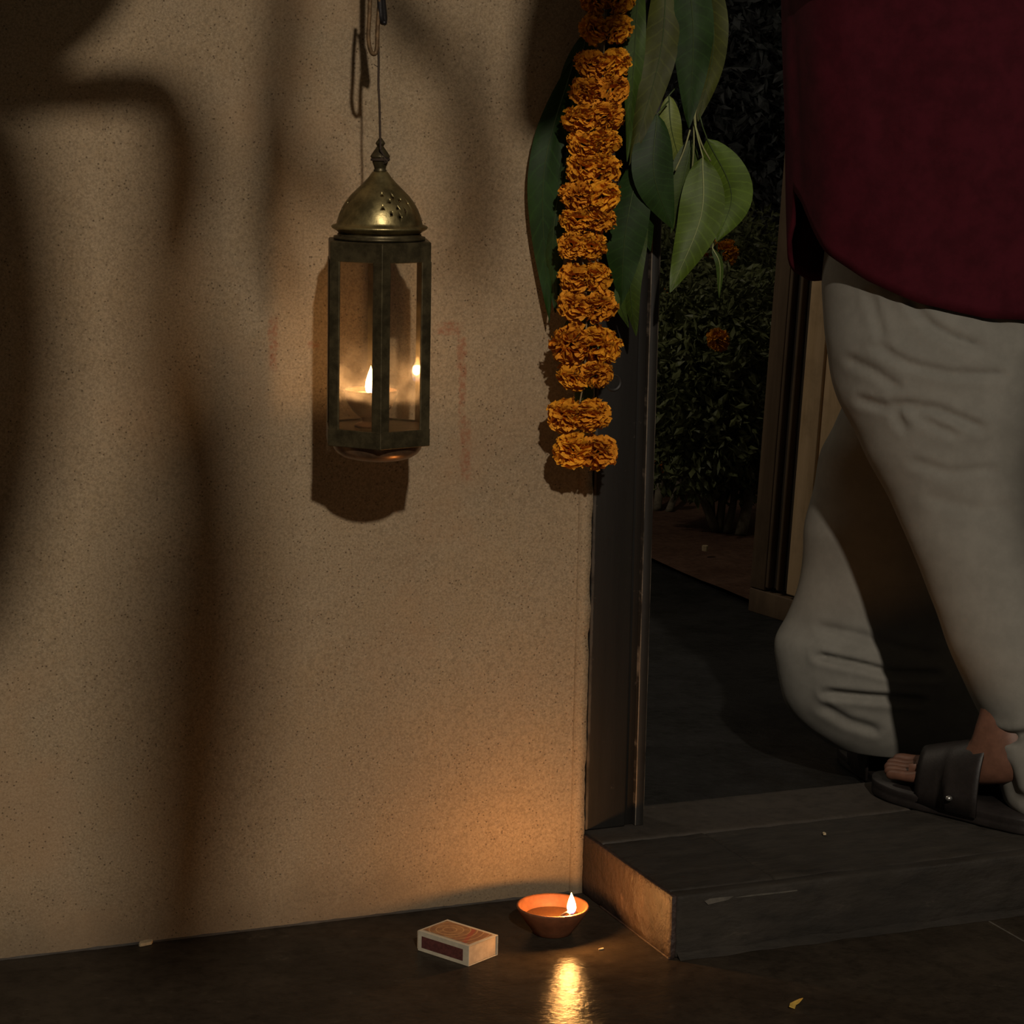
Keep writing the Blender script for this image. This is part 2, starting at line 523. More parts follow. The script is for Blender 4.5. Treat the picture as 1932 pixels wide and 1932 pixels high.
front = wall_grid(-3.2, -0.0235, 0.0, 4.2, 0.0, 130, 160, 0.003)
w = struct(obj('wall_back', join(front, box(-3.2, -0.0235, 0.004, 0.15, 0, 4.2), box(-0.0235, 1.2, 0.002, 0.15, 2.25, 4.2), box(1.12, 3.2, 0.0, 0.15, 0, 4.2)), M['wall']))

# narrow plaster return beside the frame, with a ragged edge
v, f = [], []
nz = 260
for k in range(nz+1):
    z = 2.25*k/nz
    a = -0.0235 + 0.0012*noise.noise(Vector((z*14, 3, 0)))
    b = -0.0040 + 0.0022*noise.noise(Vector((z*26, 9, 0))) + 0.0012*noise.noise(Vector((z*90, 9, 4)))
    o = 0.001*noise.noise(Vector((z*9, 1, 7)))
    v += [Vector((a, 0.003, z)), Vector((a+0.0006, -0.0072+o, z)), Vector((b-0.001, -0.0064+o, z)), Vector((b, 0.012, z))]
for k in range(nz):
    for q in range(3):
        f.append((k*4+q, k*4+q+1, k*4+5+q, k*4+4+q))
struct(obj('trim_1', (v, f), M['plain_wall']))

# floor: large slabs of one polished stone, parted by a thin joint at the right
flo = struct(put('floor', None))
jx = PZ(1866, 1737).x
for (x0, x1, y0, y1) in ((-3.2, jx-0.0012, -6.0, -0.001), (jx+0.0012, 3.2, -6.0, -0.001)):
    obj('slab', bev(box(x0, x1, y0, y1, -0.05, 0.0), 0.0015, 1), M['floor'], flo, False)
obj('joint', box(jx-0.0016, jx+0.0016, -6.0, -0.001, -0.05, -0.0008), M['mortar'], flo, False)
# skirting line of dirt where wall and floor meet
v = []
f = []
for k in range(241):
    x = -2.0+2.0*k/240
    a = 0.0024+0.0028*abs(noise.noise(Vector((x*21, 2, 0))))+0.002*max(0, noise.noise(Vector((x*70, 5, 0))))
    v += [Vector((x, -0.0005-a, 0.0003)), Vector((x, -0.0026, 0.0003+a*0.9))]
for k in range(240):
    f.append((2*k, 2*k+2, 2*k+3, 2*k+1))
struct(obj('trim_2', (v, f), M['sill']))

# step and sill: separate stones
st = struct(put('trim_3', None))
xa = PZ(1507, 1685, H).x
def stone(x0, x1, y0, y1, z1, m, cuts, jit, seed, name='stone'):
    return obj(name, bev(box(x0, x1, y0, y1, 0.0, z1), 0.004, 2, cuts, jit, 26, seed), m, st)
stone(0.0012, 1.25, -DS, -DS+0.024, H, M['step'], 5, 0.0022, 6, 'riser')
stone(0.0012, xa-0.0003, -DS+0.0243, -0.053, H, M['step'], 5, 0.0022, 1)
stone(xa+0.0003, 0.62, -DS+0.0243, -0.053, H-0.0005, M['step'], 5, 0.0022, 2)
stone(0.6206, 1.25, -DS+0.0243, -0.053, H-0.0005, M['step'], 4, 0.0022, 3)
stone(0.002, 1.25, -0.051, SI, H+0.0008, M['sill'], 5, 0.0008, 4)
obj('cheek', bev(box(-0.006, 0.0014, -DS-0.001, -0.004, 0.0, H+0.0005), 0.0012, 1, 5, 0.0012, 40, 5), M['step_side'], st)
for pp in ([(1330, 1707), (1340, 1702), (1362, 1699), (1384, 1697), (1374, 1704), (1352, 1709), (1336, 1713)], [(1386, 1700), (1420, 1694), (1460, 1690), (1504, 1685), (1505, 1687), (1462, 1692.5), (1422, 1697)]):
    q = [P(a, b-6, -DS-0.0016) for a, b in pp]
    n = len(q)
    obj('chip', (q+[p_+Vector((0, 0.006, 0)) for p_ in q], [tuple(range(n)), tuple(range(2*n-1, n-1, -1))]+[(i, n+i, n+(i+1) % n, (i+1) % n) for i in range(n)]), M['mortar'], st, False)
# mortar fillet at the foot of the step and along the cheek
v, f = [], []
for k in range(161):
    x = 0.004+1.2*k/160
    a = 0.007+0.004*noise.noise(Vector((x*22, 2, 0)))
    v += [Vector((x, -DS-a*1.5, 0.0004)), Vector((x, -DS-a*0.5, a*0.7)), Vector((x, -DS+0.002, a*1.3))]
for k in range(160):
    for q in (0, 1):
        f.append((k*3+q, k*3+3+q, k*3+4+q, k*3+q+1))
obj('fillet', (v, f), M['step'], st)
pts = [Vector((-0.0065-0.0006*noise.noise(Vector((0, k*0.9, 0))), -DS+(DS-0.07)*k/40, 0.001)) for k in range(41)]
obj('bead', tube(pts, [0.0016+0.0005*noise.noise(Vector((k*0.7, 0, 0))) for k in range(41)], 6), M['step_side'], st)

# outside: path, soil bed, yard wall
struct(obj('floor_outside', bev(box(-3.2, 5, SI, 7.3, -0.08, -0.012), 0.004, 1), M['path'], None, False))
bed = wall_grid(0, 1, 0, 1, 0, 60, 60, 0)
bed = ([Vector((1.142+2.6*p.x+0.003*noise.noise(Vector((p.z*40, 0, 0))), 0.3+6.0*p.z, 0.0+0.006*noise.noise(Vector((p.x*9, p.z*16, 0)))+0.006*noise.noise(Vector((p.x*30, p.z*60, 3))))) for p in bed[0]], bed[1])
struct(obj('ground', bed, M['soil']))
struct(obj('wall_garden', bev(box(-4, 9, 7.2, 7.4, -0.1, 3.2), 0.01, 1), M['yard_wall'], None, False))

# ------------------------------------------------------------------ door: frame and open leaf
door = struct(put('door_1', None))
JZ = H+0.001
obj('frame_post', bev(box(0.001, 0.064, 0.004, SI-0.004, JZ, 2.2), 0.003, 2), M['jamb'], door)
obj('frame_rebate', bev(box(0.0635, 0.0785, 0.012, SI-0.004, JZ, 2.2), 0.001, 1), M['leaf_black_wood'] if False else M['jamb'], door)
# thin bead with worn pale arrises, a little uneven
def bead(x0, x1, y0, y1):
    v, f = [], []
    n = 160
    for k in range(n+1):
        z = JZ+0.0005+(2.2-JZ)*k/n
        d = 0.0006*noise.noise(Vector((z*17, x0*50, 0)))+0.0004*noise.noise(Vector((z*60, x0*50, 2)))
        v += [Vector((x0+d, y1, z)), Vector((x0+d, y0, z)), Vector((x0+0.0012+d, y0-0.0012, z)), Vector((x1-0.0012+d, y0-0.0012, z)), Vector((x1+d, y0, z)), Vector((x1+d, y1, z))]
    for k in range(n):
        for q in range(5):
            f.append((k*6+q, k*6+q+1, k*6+7+q, k*6+6+q))
    return v, f
obj('frame_bead', bead(0.0785, 0.0925, 0.005, SI-0.004), M['bead'], door)
obj('frame_post', bev(box(1.03, 1.12, 0.004, SI-0.004, JZ, 2.2), 0.003, 2), M['jamb'], door)
obj('frame_head', bev(box(0.001, 1.12, 0.003, SI-0.004, 2.2, 2.25), 0.003, 2), M['jamb'], door)
c = P(1158, 722, 0.004)
pl = lathe([(0.0, 0.0), (0.0085, 0.0), (0.0100, 0.0016), (0.0115, 0.0016), (0.0125, 0.0)], (0, 0, 0), 24)
obj('plug', ([Vector((p.x, -p.z, p.y)) + c for p in pl[0]], pl[1]), M['bead'], door)

# open leaf, hinged at the right post, swung outward; hangs a little out of plumb
def leaf_pt(s, z, o=0.0):        # s along the leaf from the free edge to the hinge, o outward from the face seen
    a = Vector((0.834, 1.087, 0.0)); b = Vector((1.018, 0.105, 0.0))
    d = (b-a).normalized()
    nrm = Vector((d.y, -d.x, 0))
    if nrm.x > 0: nrm = -nrm
    p = a + d*s + nrm*o
    k = z-0.12
    p += d*(-0.02*k)             # sag
    p += Vector((0.062, 0.0, 0.0))*k
    p.z = z
    return p
LW = 0.99
def leaf_box(s0, s1, z0, z1, o0, o1):
    v = [leaf_pt(s, z, o) for s in (s0, s1) for z in (z0, z1) for o in (o0, o1)]
    f = [(0, 1, 3, 2), (4, 6, 7, 5), (0, 4, 5, 1), (2, 3, 7, 6), (0, 2, 6, 4), (1, 5, 7, 3)]
    return bev((v, f), 0.0025, 2)
lf = obj('leaf', leaf_box(0.0, LW, 0.115, 2.15, -0.03, -0.012), M['leaf_black_wood'], door)
obj('stile', leaf_box(0.0, 0.045, 0.165, 2.15, -0.012, 0.006), M['leaf_dark_wood'], lf)
obj('stile', leaf_box(LW-0.1, LW, 0.165, 2.15, -0.012, 0.006), M['leaf_dark_wood'], lf)
obj('rail', leaf_box(0.0, LW, 0.118, 0.164, -0.012, 0.006), M['leaf_dark_wood'], lf)
obj('rail', leaf_box(0.047, LW-0.102, 2.05, 2.15, -0.012, 0.006), M['leaf_dark_wood'], lf)
for s, wd, o, mm in ((0.048, 0.010, 0.008, 'leaf_dark_wood'), (0.061, 0.013, -0.002, 'leaf_black_wood'), (0.077, 0.009, 0.006, 'leaf_dark_wood'), (0.089, 0.020, -0.004, 'leaf_black_wood')):
    obj('moulding', leaf_box(s, s+wd, 0.172, 2.045, -0.012, o), M[mm], lf)
obj('plank', leaf_box(0.113, 0.166, 0.172, 2.045, -0.012, 0.010), M['leaf_tan_wood'], lf)
obj('plank', leaf_box(0.169, 0.33, 0.176, 2.045, -0.012, 0.007), M['leaf_tan_wood'], lf)
obj('plank', leaf_box(0.334, 0.60, 0.176, 2.045, -0.012, 0.007), M['leaf_tan_wood'], lf)
obj('plank', leaf_box(0.604, LW-0.104, 0.176, 2.045, -0.012, 0.007), M['leaf_tan_wood'], lf)

# ------------------------------------------------------------------ lantern
LY = -0.160
AX = P(714, 640, LY)
LS = scale_at(AX)                # metres per pixel at the lantern
lz = lambda py: P(714, py, LY).z
th0 = math.atan2(CAM.y-AX.y, CAM.x-AX.x) + radians(3.0)   # one post faces the camera, a little to the right
lan = thing('hanging_lantern', Vector((AX.x, AX.y, lz(866))), 'hexagonal aged brass lantern with pierced dome and glass sides hanging by the wall', 'lantern')
C0 = (AX.x, AX.y, 0)

def prof(rows):
    return [(hw*LS, lz(py)) for hw, py in rows]

# dome with pierced holes
outer = [(11.5, 322), (15, 325), (22, 335), (31, 345), (43, 357), (55, 369), (64, 381), (71, 393), (76, 405), (79.5, 417), (81, 423), (88, 425), (90.5, 427.5), (89, 431), (80, 436), (76, 440)]
inner = [(72, 438), (76, 428), (74, 411), (68, 394), (58, 378), (45, 363), (30, 349), (12, 330)]
vf = lathe(prof(outer+inner), C0, 72, closed=True)
dome = obj('dome', vf, M['brass'], None)
cut_v, cut_f = [], []
rows = [((43, 357), 16), ((57, 371), 26), ((66, 384), 34), ((73, 397), 42)]
for g in range(3):               # three clusters of holes round the dome
    for (dx, py) in ((4, 366), (24, 369), (37, 375), (18, 378), (6, 390), (33, 389), (51, 381), (48, 394), (22, 400), (38, 405)):
        h0, h1 = next((p_, q_) for p_, q_ in zip(outer, outer[1:]) if p_[1] <= py <= q_[1])
        hw = h0[0]+(h1[0]-h0[0])*(py-h0[1])/(h1[1]-h0[1])
        a0 = math.atan2(CAM.y-AX.y, CAM.x-AX.x) + g*2*pi/3 + math.asin(max(-1, min(1, dx/hw)))
        sl_ = Vector((h1[1]-h0[1], h1[0]-h0[0])).normalized()
        d = Vector((cos(a0)*sl_.x, sin(a0)*sl_.x, sl_.y)).normalized()
        c = Vector((AX.x+cos(a0)*hw*LS, AX.y+sin(a0)*hw*LS, lz(py)))
        tv, tf = tube([c-d*0.007, c+d*0.007], 0.0018, 12)
        n = len(cut_v)
        cut_v += tv
        cut_f += [tuple(i+n for i in q) for q in tf]
cutter = obj('cutter', (cut_v, cut_f), M['brass'])
baked(dome, [('BOOLEAN', dict(operation='DIFFERENCE', object=cutter, solver='EXACT'))])
bpy.data.objects.remove(cutter)
adopt(dome, lan)
obj('finial', lathe(prof([(0, 258), (3, 261), (8, 268), (9, 271), (7, 274), (6, 276), (8, 279), (13, 286), (17.5, 293), (18.5, 295), (17.5, 297.5), (15.5, 299), (14.5, 307), (11, 316), (10.5, 319), (12.5, 321), (12, 324), (6, 326)]), C0, 32), M['dull_brass'], lan)
obj('collar', lathe(prof([(60, 440), (77, 440), (79, 442), (78, 445), (86, 446), (86, 451), (60, 452)]), C0, 48), M['dull_brass'], lan)

RH = 108*LS
def hexp(R, k, z):
    a = th0 + k*pi/3
    return Vector((AX.x+R*cos(a), AX.y+R*sin(a), z))
def hexring(r_out, r_in, z0, z1):
    v, f = [], []
    for k in range(6):
        v += [hexp(r_out, k, z0), hexp(r_out, k, z1), hexp(r_in, k, z1), hexp(r_in, k, z0)]
    for k in range(6):
        j = (k+1) % 6
        for q in range(4):
            f.append((k*4+q, j*4+q, j*4+(q+1) % 4, k*4+(q+1) % 4))
    return bev((v, f), 0.0007, 1)
zT1, zT0, zB1, zB0 = lz(453), lz(490), lz(801), lz(833)
obj('top_band', hexring(RH, RH-0.003, zT0, zT1), M['dull_brass'], lan, False)
obj('top_plate', hexring(RH-0.0005, RH*0.3, zT1-0.0025, zT1+0.0005), M['dull_brass'], lan, False)
obj('bottom_band', hexring(RH+0.0015, RH-0.002, zB0, zB1), M['dull_brass'], lan, False)
v = [hexp(RH-0.002, k, z) for z in (zB1-0.005, zB1-0.002) for k in range(6)]
obj('base_plate', (v, [(5, 4, 3, 2, 1, 0), (6, 7, 8, 9, 10, 11)] + [(k, (k+1) % 6, (k+1) % 6+6, k+6) for k in range(6)]), M['dull_brass'], lan, False)
for k in range(6):               # folded corner posts
    e0 = (hexp(RH, k-1, 0)-hexp(RH, k, 0)).normalized()
    e1 = (hexp(RH, k+1, 0)-hexp(RH, k, 0)).normalized()
    o = hexp(RH, k, 0)
    out = Vector((cos(th0+k*pi/3), sin(th0+k*pi/3), 0))
    wd = 0.0122
    sec = [o+e0*wd, o+out*0.0008, o+e1*wd, o+e1*wd-out*0.0022, o-out*0.0022, o+e0*wd-out*0.0022]
    v = [Vector((q.x, q.y, z)) for z in (zB1-0.001, zT0+0.001) for q in sec]
    f = [(q, (q+1) % 6, (q+1) % 6+6, q+6) for q in range(6)] + [(5, 4, 3, 2, 1, 0), (6, 7, 8, 9, 10, 11)]
    obj('post', bev((v, f), 0.0005, 1), M['dull_brass'], lan, False)
M['glass'] = glass_material('sooty_lantern_glass', gloss=0.26, z0=lz(760), z1=lz(600))
for k in range(6):               # glass panes
    a, b = hexp(RH-0.0035, k, 0), hexp(RH-0.0035, k+1, 0)
    d = (b-a).normalized()
    a, b = a+d*0.002, b-d*0.002
    v = [Vector((q.x, q.y, z)) for q in (a, b) for z in (zB1-0.001, zT0+0.002)]
    obj('pane', (v, [(0, 2, 3, 1)]), M['glass'], lan, False)
obj('bowl', lathe(prof([(87, 829), (86, 835), (83, 845), (77, 853), (66, 860), (48, 865), (25, 867), (0, 868)]), C0, 56), M['copper'], lan)

# candle cup inside the lantern
CC = P(700, 737, LY)
cs = LS
cup = thing('candle_cup', Vector((CC.x, CC.y, zB1-0.002)), 'small burning oil cup standing inside the brass lantern', 'candle')
zr = CC.z
obj('cup', lathe([(0.0, -0.033), (22*cs, -0.032), (33*cs, -0.026), (43*cs, -0.017), (49*cs, -0.008), (51.5*cs, 0.0), (50*cs, 0.0015), (48*cs, 0.0), (45*cs, -0.005), (0, -0.006)], CC, 40), M['copper'], cup)
obj('stand', lathe([(0.0, -0.031), (0.013, -0.031), (0.011, -0.036), (0.011, zB1-zr+0.004), (0.02, zB1-zr+0.001), (0.02, zB1-zr-0.0019), (0, zB1-zr-0.0019)], CC, 24), M['copper'], cup)
obj('wax', lathe([(0, -0.0035), (46*cs, -0.0035), (46.5*cs, -0.0045)], CC, 32), M['wax'], cup)
def flame(base, h, r, m, parent, lean=Vector((0, 0, 0)), n=20):
    rows = [(0.0, 0.0), (0.55, 0.06), (0.85, 0.16), (1.0, 0.30), (0.92, 0.45), (0.70, 0.62), (0.42, 0.78), (0.18, 0.91), (0.0, 1.0)]
    v, f = lathe([(a*r, b*h) for a, b in rows], (0, 0, 0), n)
    v = [q + base + lean*((q.z/h)**1.6) for q in v]
    return obj('flame', (v, f), m, parent)
fb = P(698, 746, LY)
obj('wick', tube([fb-Vector((0, 0, 0.004)), fb+Vector((0.0005, 0, 0.005))], 0.0010, 6), M['wick'], cup)
M['flame_a'] = flame_material('candle_flame', fb.z-0.001, fb.z+0.038, 14)
flame(fb, 57*LS, 9.5*LS, M['flame_a'], cup, Vector((0.001, 0, 0)))
lamp('candle_light', 'POINT', fb+Vector((0, 0, 0.018)), 0.50, (1.0, 0.56, 0.24), shadow_soft_size=0.006)

# hook, chain link and cord
hy = LY+0.004
tk = thing('wall_hook', P(724, -60, hy), 'black iron hook at the top edge above the lantern', 'hook')
obj('rod', tube(bez([P(716, -420, hy), P(716, -200, hy), P(716, -60, hy), P(717, 5, hy), P(719, 34, hy), P(723, 42, hy+0.003), P(725, 34, hy+0.004), P(722, 4, hy+0.002), P(719, -30, hy)], 40), 0.0038, 8), M['iron'], tk)
bt = P(716, -415, hy)
obj('bracket', tube(bez([bt, bt+Vector((0, 0.05, 0.012)), Vector((bt.x, -0.004, bt.z+0.015))], 12), 0.005, 8), M['iron'], tk)
obj('wall_plate', bev(box(bt.x-0.014, bt.x+0.014, -0.008, 0.001, bt.z-0.03, bt.z+0.05), 0.001, 1), M['iron'], tk)
obj('nut', tube([P(722, 41, hy), P(728, 45, hy)], 0.0030, 6), M['iron'], tk)
tag(obj('chain_link', tube(bez([P(703, -70, hy), P(699, -20, hy), P(697, 30, hy), P(695, 70, hy), P(699, 95, hy), P(706, 102, hy), P(711, 92, hy), P(712, 60, hy), P(714, 30, hy), P(716, 10, hy), P(716, -20, hy-0.003), P(710, -60, hy)], 60), 0.0027, 8), M['rust']),
    'long rusty iron link hanging from the hook above the lantern', 'chain link')
cpts = [P(714, 88, hy), P(714.5, 125, hy), P(714, 160, hy), P(716, 200, LY), P(717, 250, LY-0.004), P(718, 283, LY-0.013)]
crd = thing('twine', cpts[0], 'thin brown cord running from the chain link down to the lantern finial', 'cord')
obj('strand', tube(bez(cpts, 60), [0.0014+0.0003*noise.noise(Vector((i*0.8, 0, 0))) for i in range(61)], 6), M['cord'], crd)
kn = P(724, 300, LY-0.010)
kp = []
for i in range(40):
    a = i/39*4.6*pi
    kp.append(kn + RT*(0.0030*cos(a)+0.0012*sin(2.3*a)) + Vector((0, 0, 1))*(0.0048*sin(a*0.9)) + FW*(0.002*sin(1.7*a)))
obj('knot', tube([cpts[-1]]+kp, 0.0012, 6), M['cord'], crd)
obj('wrap', tube([Vector((AX.x+0.0112*cos(a), AX.y+0.0112*sin(a), lz(303)+0.00008*i)) for i, a in ((i, i*0.42) for i in range(32))], 0.0009, 5), M['cord'], crd)
obj('fray', tube([P(713, 126, hy), P(709, 124, hy), P(705.5, 121.5, hy)], 0.0005, 5), M['cord'], crd)

# ------------------------------------------------------------------ clay lamp
DC = PZ(1043, 1712, 0.035)
DC = Vector((DC.x, DC.y, 0))
ds = scale_at(DC)
diya = thing('clay_oil_lamp', DC, 'shallow round terracotta oil lamp burning on the floor by the step', 'oil lamp')
R0 = 68.5*ds
bowl = [(0, 0.0), (0.024, 0.0), (0.0262, 0.0015), (0.030, 0.008), (0.038, 0.0185), (0.0445, 0.028), (R0, 0.0360), (R0+0.0002, 0.0378), (R0-0.0016, 0.0388), (R0-0.0040, 0.0372), (0.040, 0.026), (0.031, 0.0155), (0.018, 0.0095), (0, 0.0085)]
obj('bowl', lathe(bowl, DC, 72, wob=0.012), M['clay'], diya)
obj('oil', lathe([(0, 0.0235), (0.0372, 0.0235)], DC, 40), M['oil'], diya)
fd = PZ(1077, 1741, 0.0365)
ctr = Vector((DC.x, DC.y, 0.0185))
q = PZ(1077, 1712, 0.0352)
hv_ = Vector((q.x-DC.x, q.y-DC.y, 0))
f2_ = -Vector((FW.x, FW.y, 0)).normalized()
hv_ += f2_*(math.sqrt(max(0, (R0-0.0040)**2-hv_.length**2)))
fd = Vector((DC.x+hv_.x, DC.y+hv_.y, 0.0362))
obj('wick', tube(bez([ctr+(fd-ctr)*0.35, ctr+(fd-ctr)*0.75+Vector((0, 0, 0.006)), fd+Vector((0, 0, 0.0015)), fd+Vector((0, 0, 0.005))], 14), 0.0019, 7), M['wick'], diya)
fbd = fd+Vector((0, 0, 0.0025))
M['flame_b'] = flame_material('lamp_flame', fbd.z, fbd.z+0.030, 13)
flame(fbd, 43*ds, 8.6*ds, M['flame_b'], diya, Vector((-0.0008, 0, 0)))
lamp('oil_lamp_light', 'POINT', fbd+Vector((0, 0, 0.012))-hv_.normalized()*0.004, 1.9, (1.0, 0.43, 0.11), shadow_soft_size=0.006)

# ------------------------------------------------------------------ matchbox
b1, b2, b3 = PZ(788, 1793), PZ(884, 1824), PZ(945, 1803)
L1v = (b1-b2); L2v = (b3-b2)
ex = L1v.normalized()
ey = (L2v - ex*L2v.dot(ex)).normalized()
la, lb, mh = L1v.length, L2v.length*0.98, 0.0275
mb = thing('matchbox', b2, 'cream cardboard matchbox with dark red striker strip lying on the floor', 'matchbox')
def mbox(x0, x1, y0, y1, z0, z1, w=0.0004):
    q = box(x0, x1, y0, y1, z0, z1)
    return bev(([b2 + ex*p.x + ey*p.y + Vector((0, 0, p.z)) for p in q[0]], q[1]), w, 1)
t = 0.0011
obj('sleeve', join(mbox(0, la, 0, t, 0, mh), mbox(0, la, lb-t, lb, 0, mh), mbox(0, la, t, lb-t, 0, t), mbox(0, la, t, lb-t, mh-t, mh)), M['card'], mb, False)
obj('drawer', mbox(0.0012, la+0.0025, t+0.0003, lb-t-0.0003, t+0.0002, mh-t-0.0004, 0.0005), M['drawer_card'], mb, False)
obj('striker', mbox(0.010, la-0.007, -0.00035, 0.0001, 0.0055, mh-0.0065, 0), M['striker'], mb, False)
tl = NT('matchbox_label_print')
mp = tl.n('Mapping')
Rm = Matrix((ex, -ey, (0, 0, 1)))
mp.vector_type = 'POINT'
off = -(Rm @ b2)
mp.inputs['Location'].default_value = off
mp.inputs['Rotation'].default_value = Rm.to_euler()
tl.l(tl.co, mp.inputs['Vector'])
sp = tl.n('SeparateXYZ'); tl.l(mp.outputs[0], sp.inputs[0])
cl = tl.mix(tl.ramp(tl.noise(70, 4, 0.7), 0.4, 0.6), (0.17, 0.078, 0.030), (0.235, 0.125, 0.050))
ln = tl.math('PINGPONG', tl.math('ADD', sp.outputs[0], tl.mul(tl.noise(60, 3), 0.03)), 0.006)
cl = tl.mix(tl.ramp(sp.outputs[0], la*0.36, la*0.40, 0.55, 0), cl, (0.16, 0.055, 0.025))
cl = tl.mix(tl.ramp(tl.noise(190, 4, 0.7), 0.5, 0.62, 0, 0.5), cl, (0.10, 0.045, 0.022))
dg_ = tl.math('ABSOLUTE', tl.math('SUBTRACT', tl.math('ADD', sp.outputs[0], tl.mul(sp.outputs[1], 0.5)), 0.010))
cl = tl.mix(tl.ramp(dg_, 0.003, 0.0036, 0.8, 0), cl, (0.22, 0.035, 0.02))
rr = tl.n('VectorMath', operation='DISTANCE')
tl.l(mp.outputs[0], rr.inputs[0]); rr.inputs[1].default_value = (la*0.66, -lb*0.5, mh)
cl = tl.mix(tl.ramp(tl.math('PINGPONG', rr.outputs['Value'], 0.0045), 0.0004, 0.0012, 0.45, 0), cl, (0.45, 0.28, 0.12))
M['label'] = tl.set(Base_Color=cl, Roughness=0.75)
obj('label', mbox(0.0045, la-0.004, 0.0055, lb-0.0055, mh-0.0001, mh+0.0003, 0), M['label'], mb, False)

# ------------------------------------------------------------------ marigold garland
def marigold(seed, R=0.024):
    rnd = random.Random(seed)
    v, f = [], []
    N = 96
    for i in range(N):
        u = (i+0.5)/N
        ca = 1-u*1.42                       # from the crown down to below the equator
        th = math.acos(max(-1, min(1, ca)))
        ph = i*2.39996+rnd.uniform(-.25, .25)
        d = Vector((sin(th)*cos(ph), sin(th)*sin(ph), cos(th)))
        s = d.cross(Vector((cos(ph+1), sin(ph+1), 0.4))).normalized()
        tw = rnd.uniform(-0.7, 0.7)
        s = (s*cos(tw) + d.cross(s)*sin(tw)).normalized()
        nn = d.cross(s)
        L = R*rnd.uniform(0.84, 1.10)
        wd = R*rnd.uniform(0.27, 0.40)
        n0 = len(v)
        cr = rnd.uniform(-.35, .35)
        for j, (rad, ww) in enumerate(((0.34, 0.25), (0.70, 0.75), (0.92, 1.0), (1.0, 0.78))):
            for k in (-1, -0.4, 0.4, 1):
                p = d*(L*rad) + s*(wd*ww*k) + nn*(wd*(0.35*abs(k)*ww + cr*rad) + R*0.05*(k*j % 2))
                if j == 3:
                    p += d*(R*0.05*rnd.uniform(-1, 1))
                    p += nn*(R*0.10*rnd.choice((-1, 1)))
                v.append(p)
        for j in range(3):
            for k in range(3):
                a = n0+j*4+k
                f.append((a, a+1, a+5, a+4))
    return v, f
fl_me = [mesh('marigold', *marigold(s), M['petal']) for s in range(5)]
def calyx_vf(R=0.024):
    return lathe([(0.0, -0.78*R), (0.10*R, -0.80*R), (0.22*R, -0.72*R), (0.36*R, -0.45*R), (0.48*R, -0.1*R), (0.3*R, 0.1*R)], (0, 0, 0), 10)
cal_me = mesh('calyx', *calyx_vf(), M['calyx'])
rows = [(1150, -105, 100, 52), (1147, -50, 100, 52), (1145, 0, 98, 52), (1142, 55, 96, 54), (1137, 125, 98, 58), (1130, 172, 104, 52), (1120, 222, 108, 54), (1119, 270, 98, 44),
        (1119, 318, 98, 58), (1113, 370, 106, 60), (1109, 415, 98, 54), (1098, 462, 86, 58), (1103, 522, 92, 60), (1108, 578, 108, 60), (1104, 650, 126, 70), (1103, 708, 98, 54), (1092, 783, 112, 64), (1104, 852, 112, 70)]
gy = -0.078
gar = thing('marigold_garland', P(1145, 0, gy), 'string of orange marigold heads hanging down beside the dark door frame', 'garland')
gp = [P(cx, cy, gy) for cx, cy, _, _ in rows]
obj('thread', tube(bez([Vector((gp[0].x, gy, 2.21)), P(1150, -250, gy)]+gp, 110), 0.0011, 5), M['thread'], gar)
rg = random.Random(3)
def bloom(parent, c, axis, R, k, sq=1.0, name='marigold', sx=1.0):
    o = put(name, fl_me[k % 5])
    q = axis.to_track_quat('Z', 'Y').to_matrix().to_4x4() @ Matrix.Rotation(rg.uniform(0, 6.28), 4, 'Z')
    sc_ = Matrix.Diagonal((sx, 1.0, sq, 1.0))
    o.matrix_basis = Matrix.Translation(c) @ sc_ @ q @ Matrix.Scale(R/0.024, 4)
    adopt(o, parent)
    cq = bpy.data.objects.new('calyx', cal_me)
    COL.objects.link(cq)
    cq.parent = o
    return o
for i, (cx, cy, wd, ht) in enumerate(rows):
    c = P(cx, cy, gy)
    s = scale_at(c)
    for sd in (-1, 1):
        rx = wd*0.25*s*1.25
        R = rx*1.08
        up = rg.uniform(-0.15, 0.35)
        ax = (RT*sd*rg.uniform(0.55, 0.9) - FW*rg.uniform(0.5, 0.9) + Vector((0, 0, up))).normalized()
        cc = c + RT*(sd*wd*0.215*s) + Vector((0, 0, rg.uniform(-0.002, 0.002))) - FW*rg.uniform(-0.002, 0.004)
        bloom(gar, cc, ax, R, i*2+(sd > 0), ht*0.455*s/R)

# ------------------------------------------------------------------ mango leaves
def leaf_vf(base, mid, tip, width, side_tilt=0.0, cup=0.18, wave=0.02, seed=0, n=18, m=6):
    pts = bez([base, mid, tip], n)
    toc = (CAM-mid).normalized()
    v, f = [], []
    L = (tip-base).length
    cen = []
    for i, p in enumerate(pts):
        t = i/n
        T = (pts[min(i+1, n)]-pts[max(i-1, 0)]).normalized()
        nr = (toc - T*toc.dot(T)).normalized()
        S = T.cross(nr).normalized()
        a = side_tilt + 0.25*noise.noise(Vector((t*2.0, seed*3.1, 0)))
        S2 = S*cos(a)+nr*sin(a)
        N2 = nr*cos(a)-S*sin(a)
        w_ = width*0.5*(sin(pi*min(1, t**0.85))**0.75)*(1-0.25*t**3) if 0 < t < 1 else 0.0004
        cen.append(p + N2*0.0004)
        for k in range(m+1):
            s = -1+2*k/m
            wv = wave*L*noise.noise(Vector((t*5.0, s*1.5, seed*1.7)))*abs(s)
            v.append(p + S2*(w_*s) + N2*(-cup*w_*(abs(s)**1.4) + wv))
    for i in range(n):
        for k in range(m):
            a = i*(m+1)+k
            f.append((a, a+1, a+m+2, a+m+1))
    return (v, f), cen
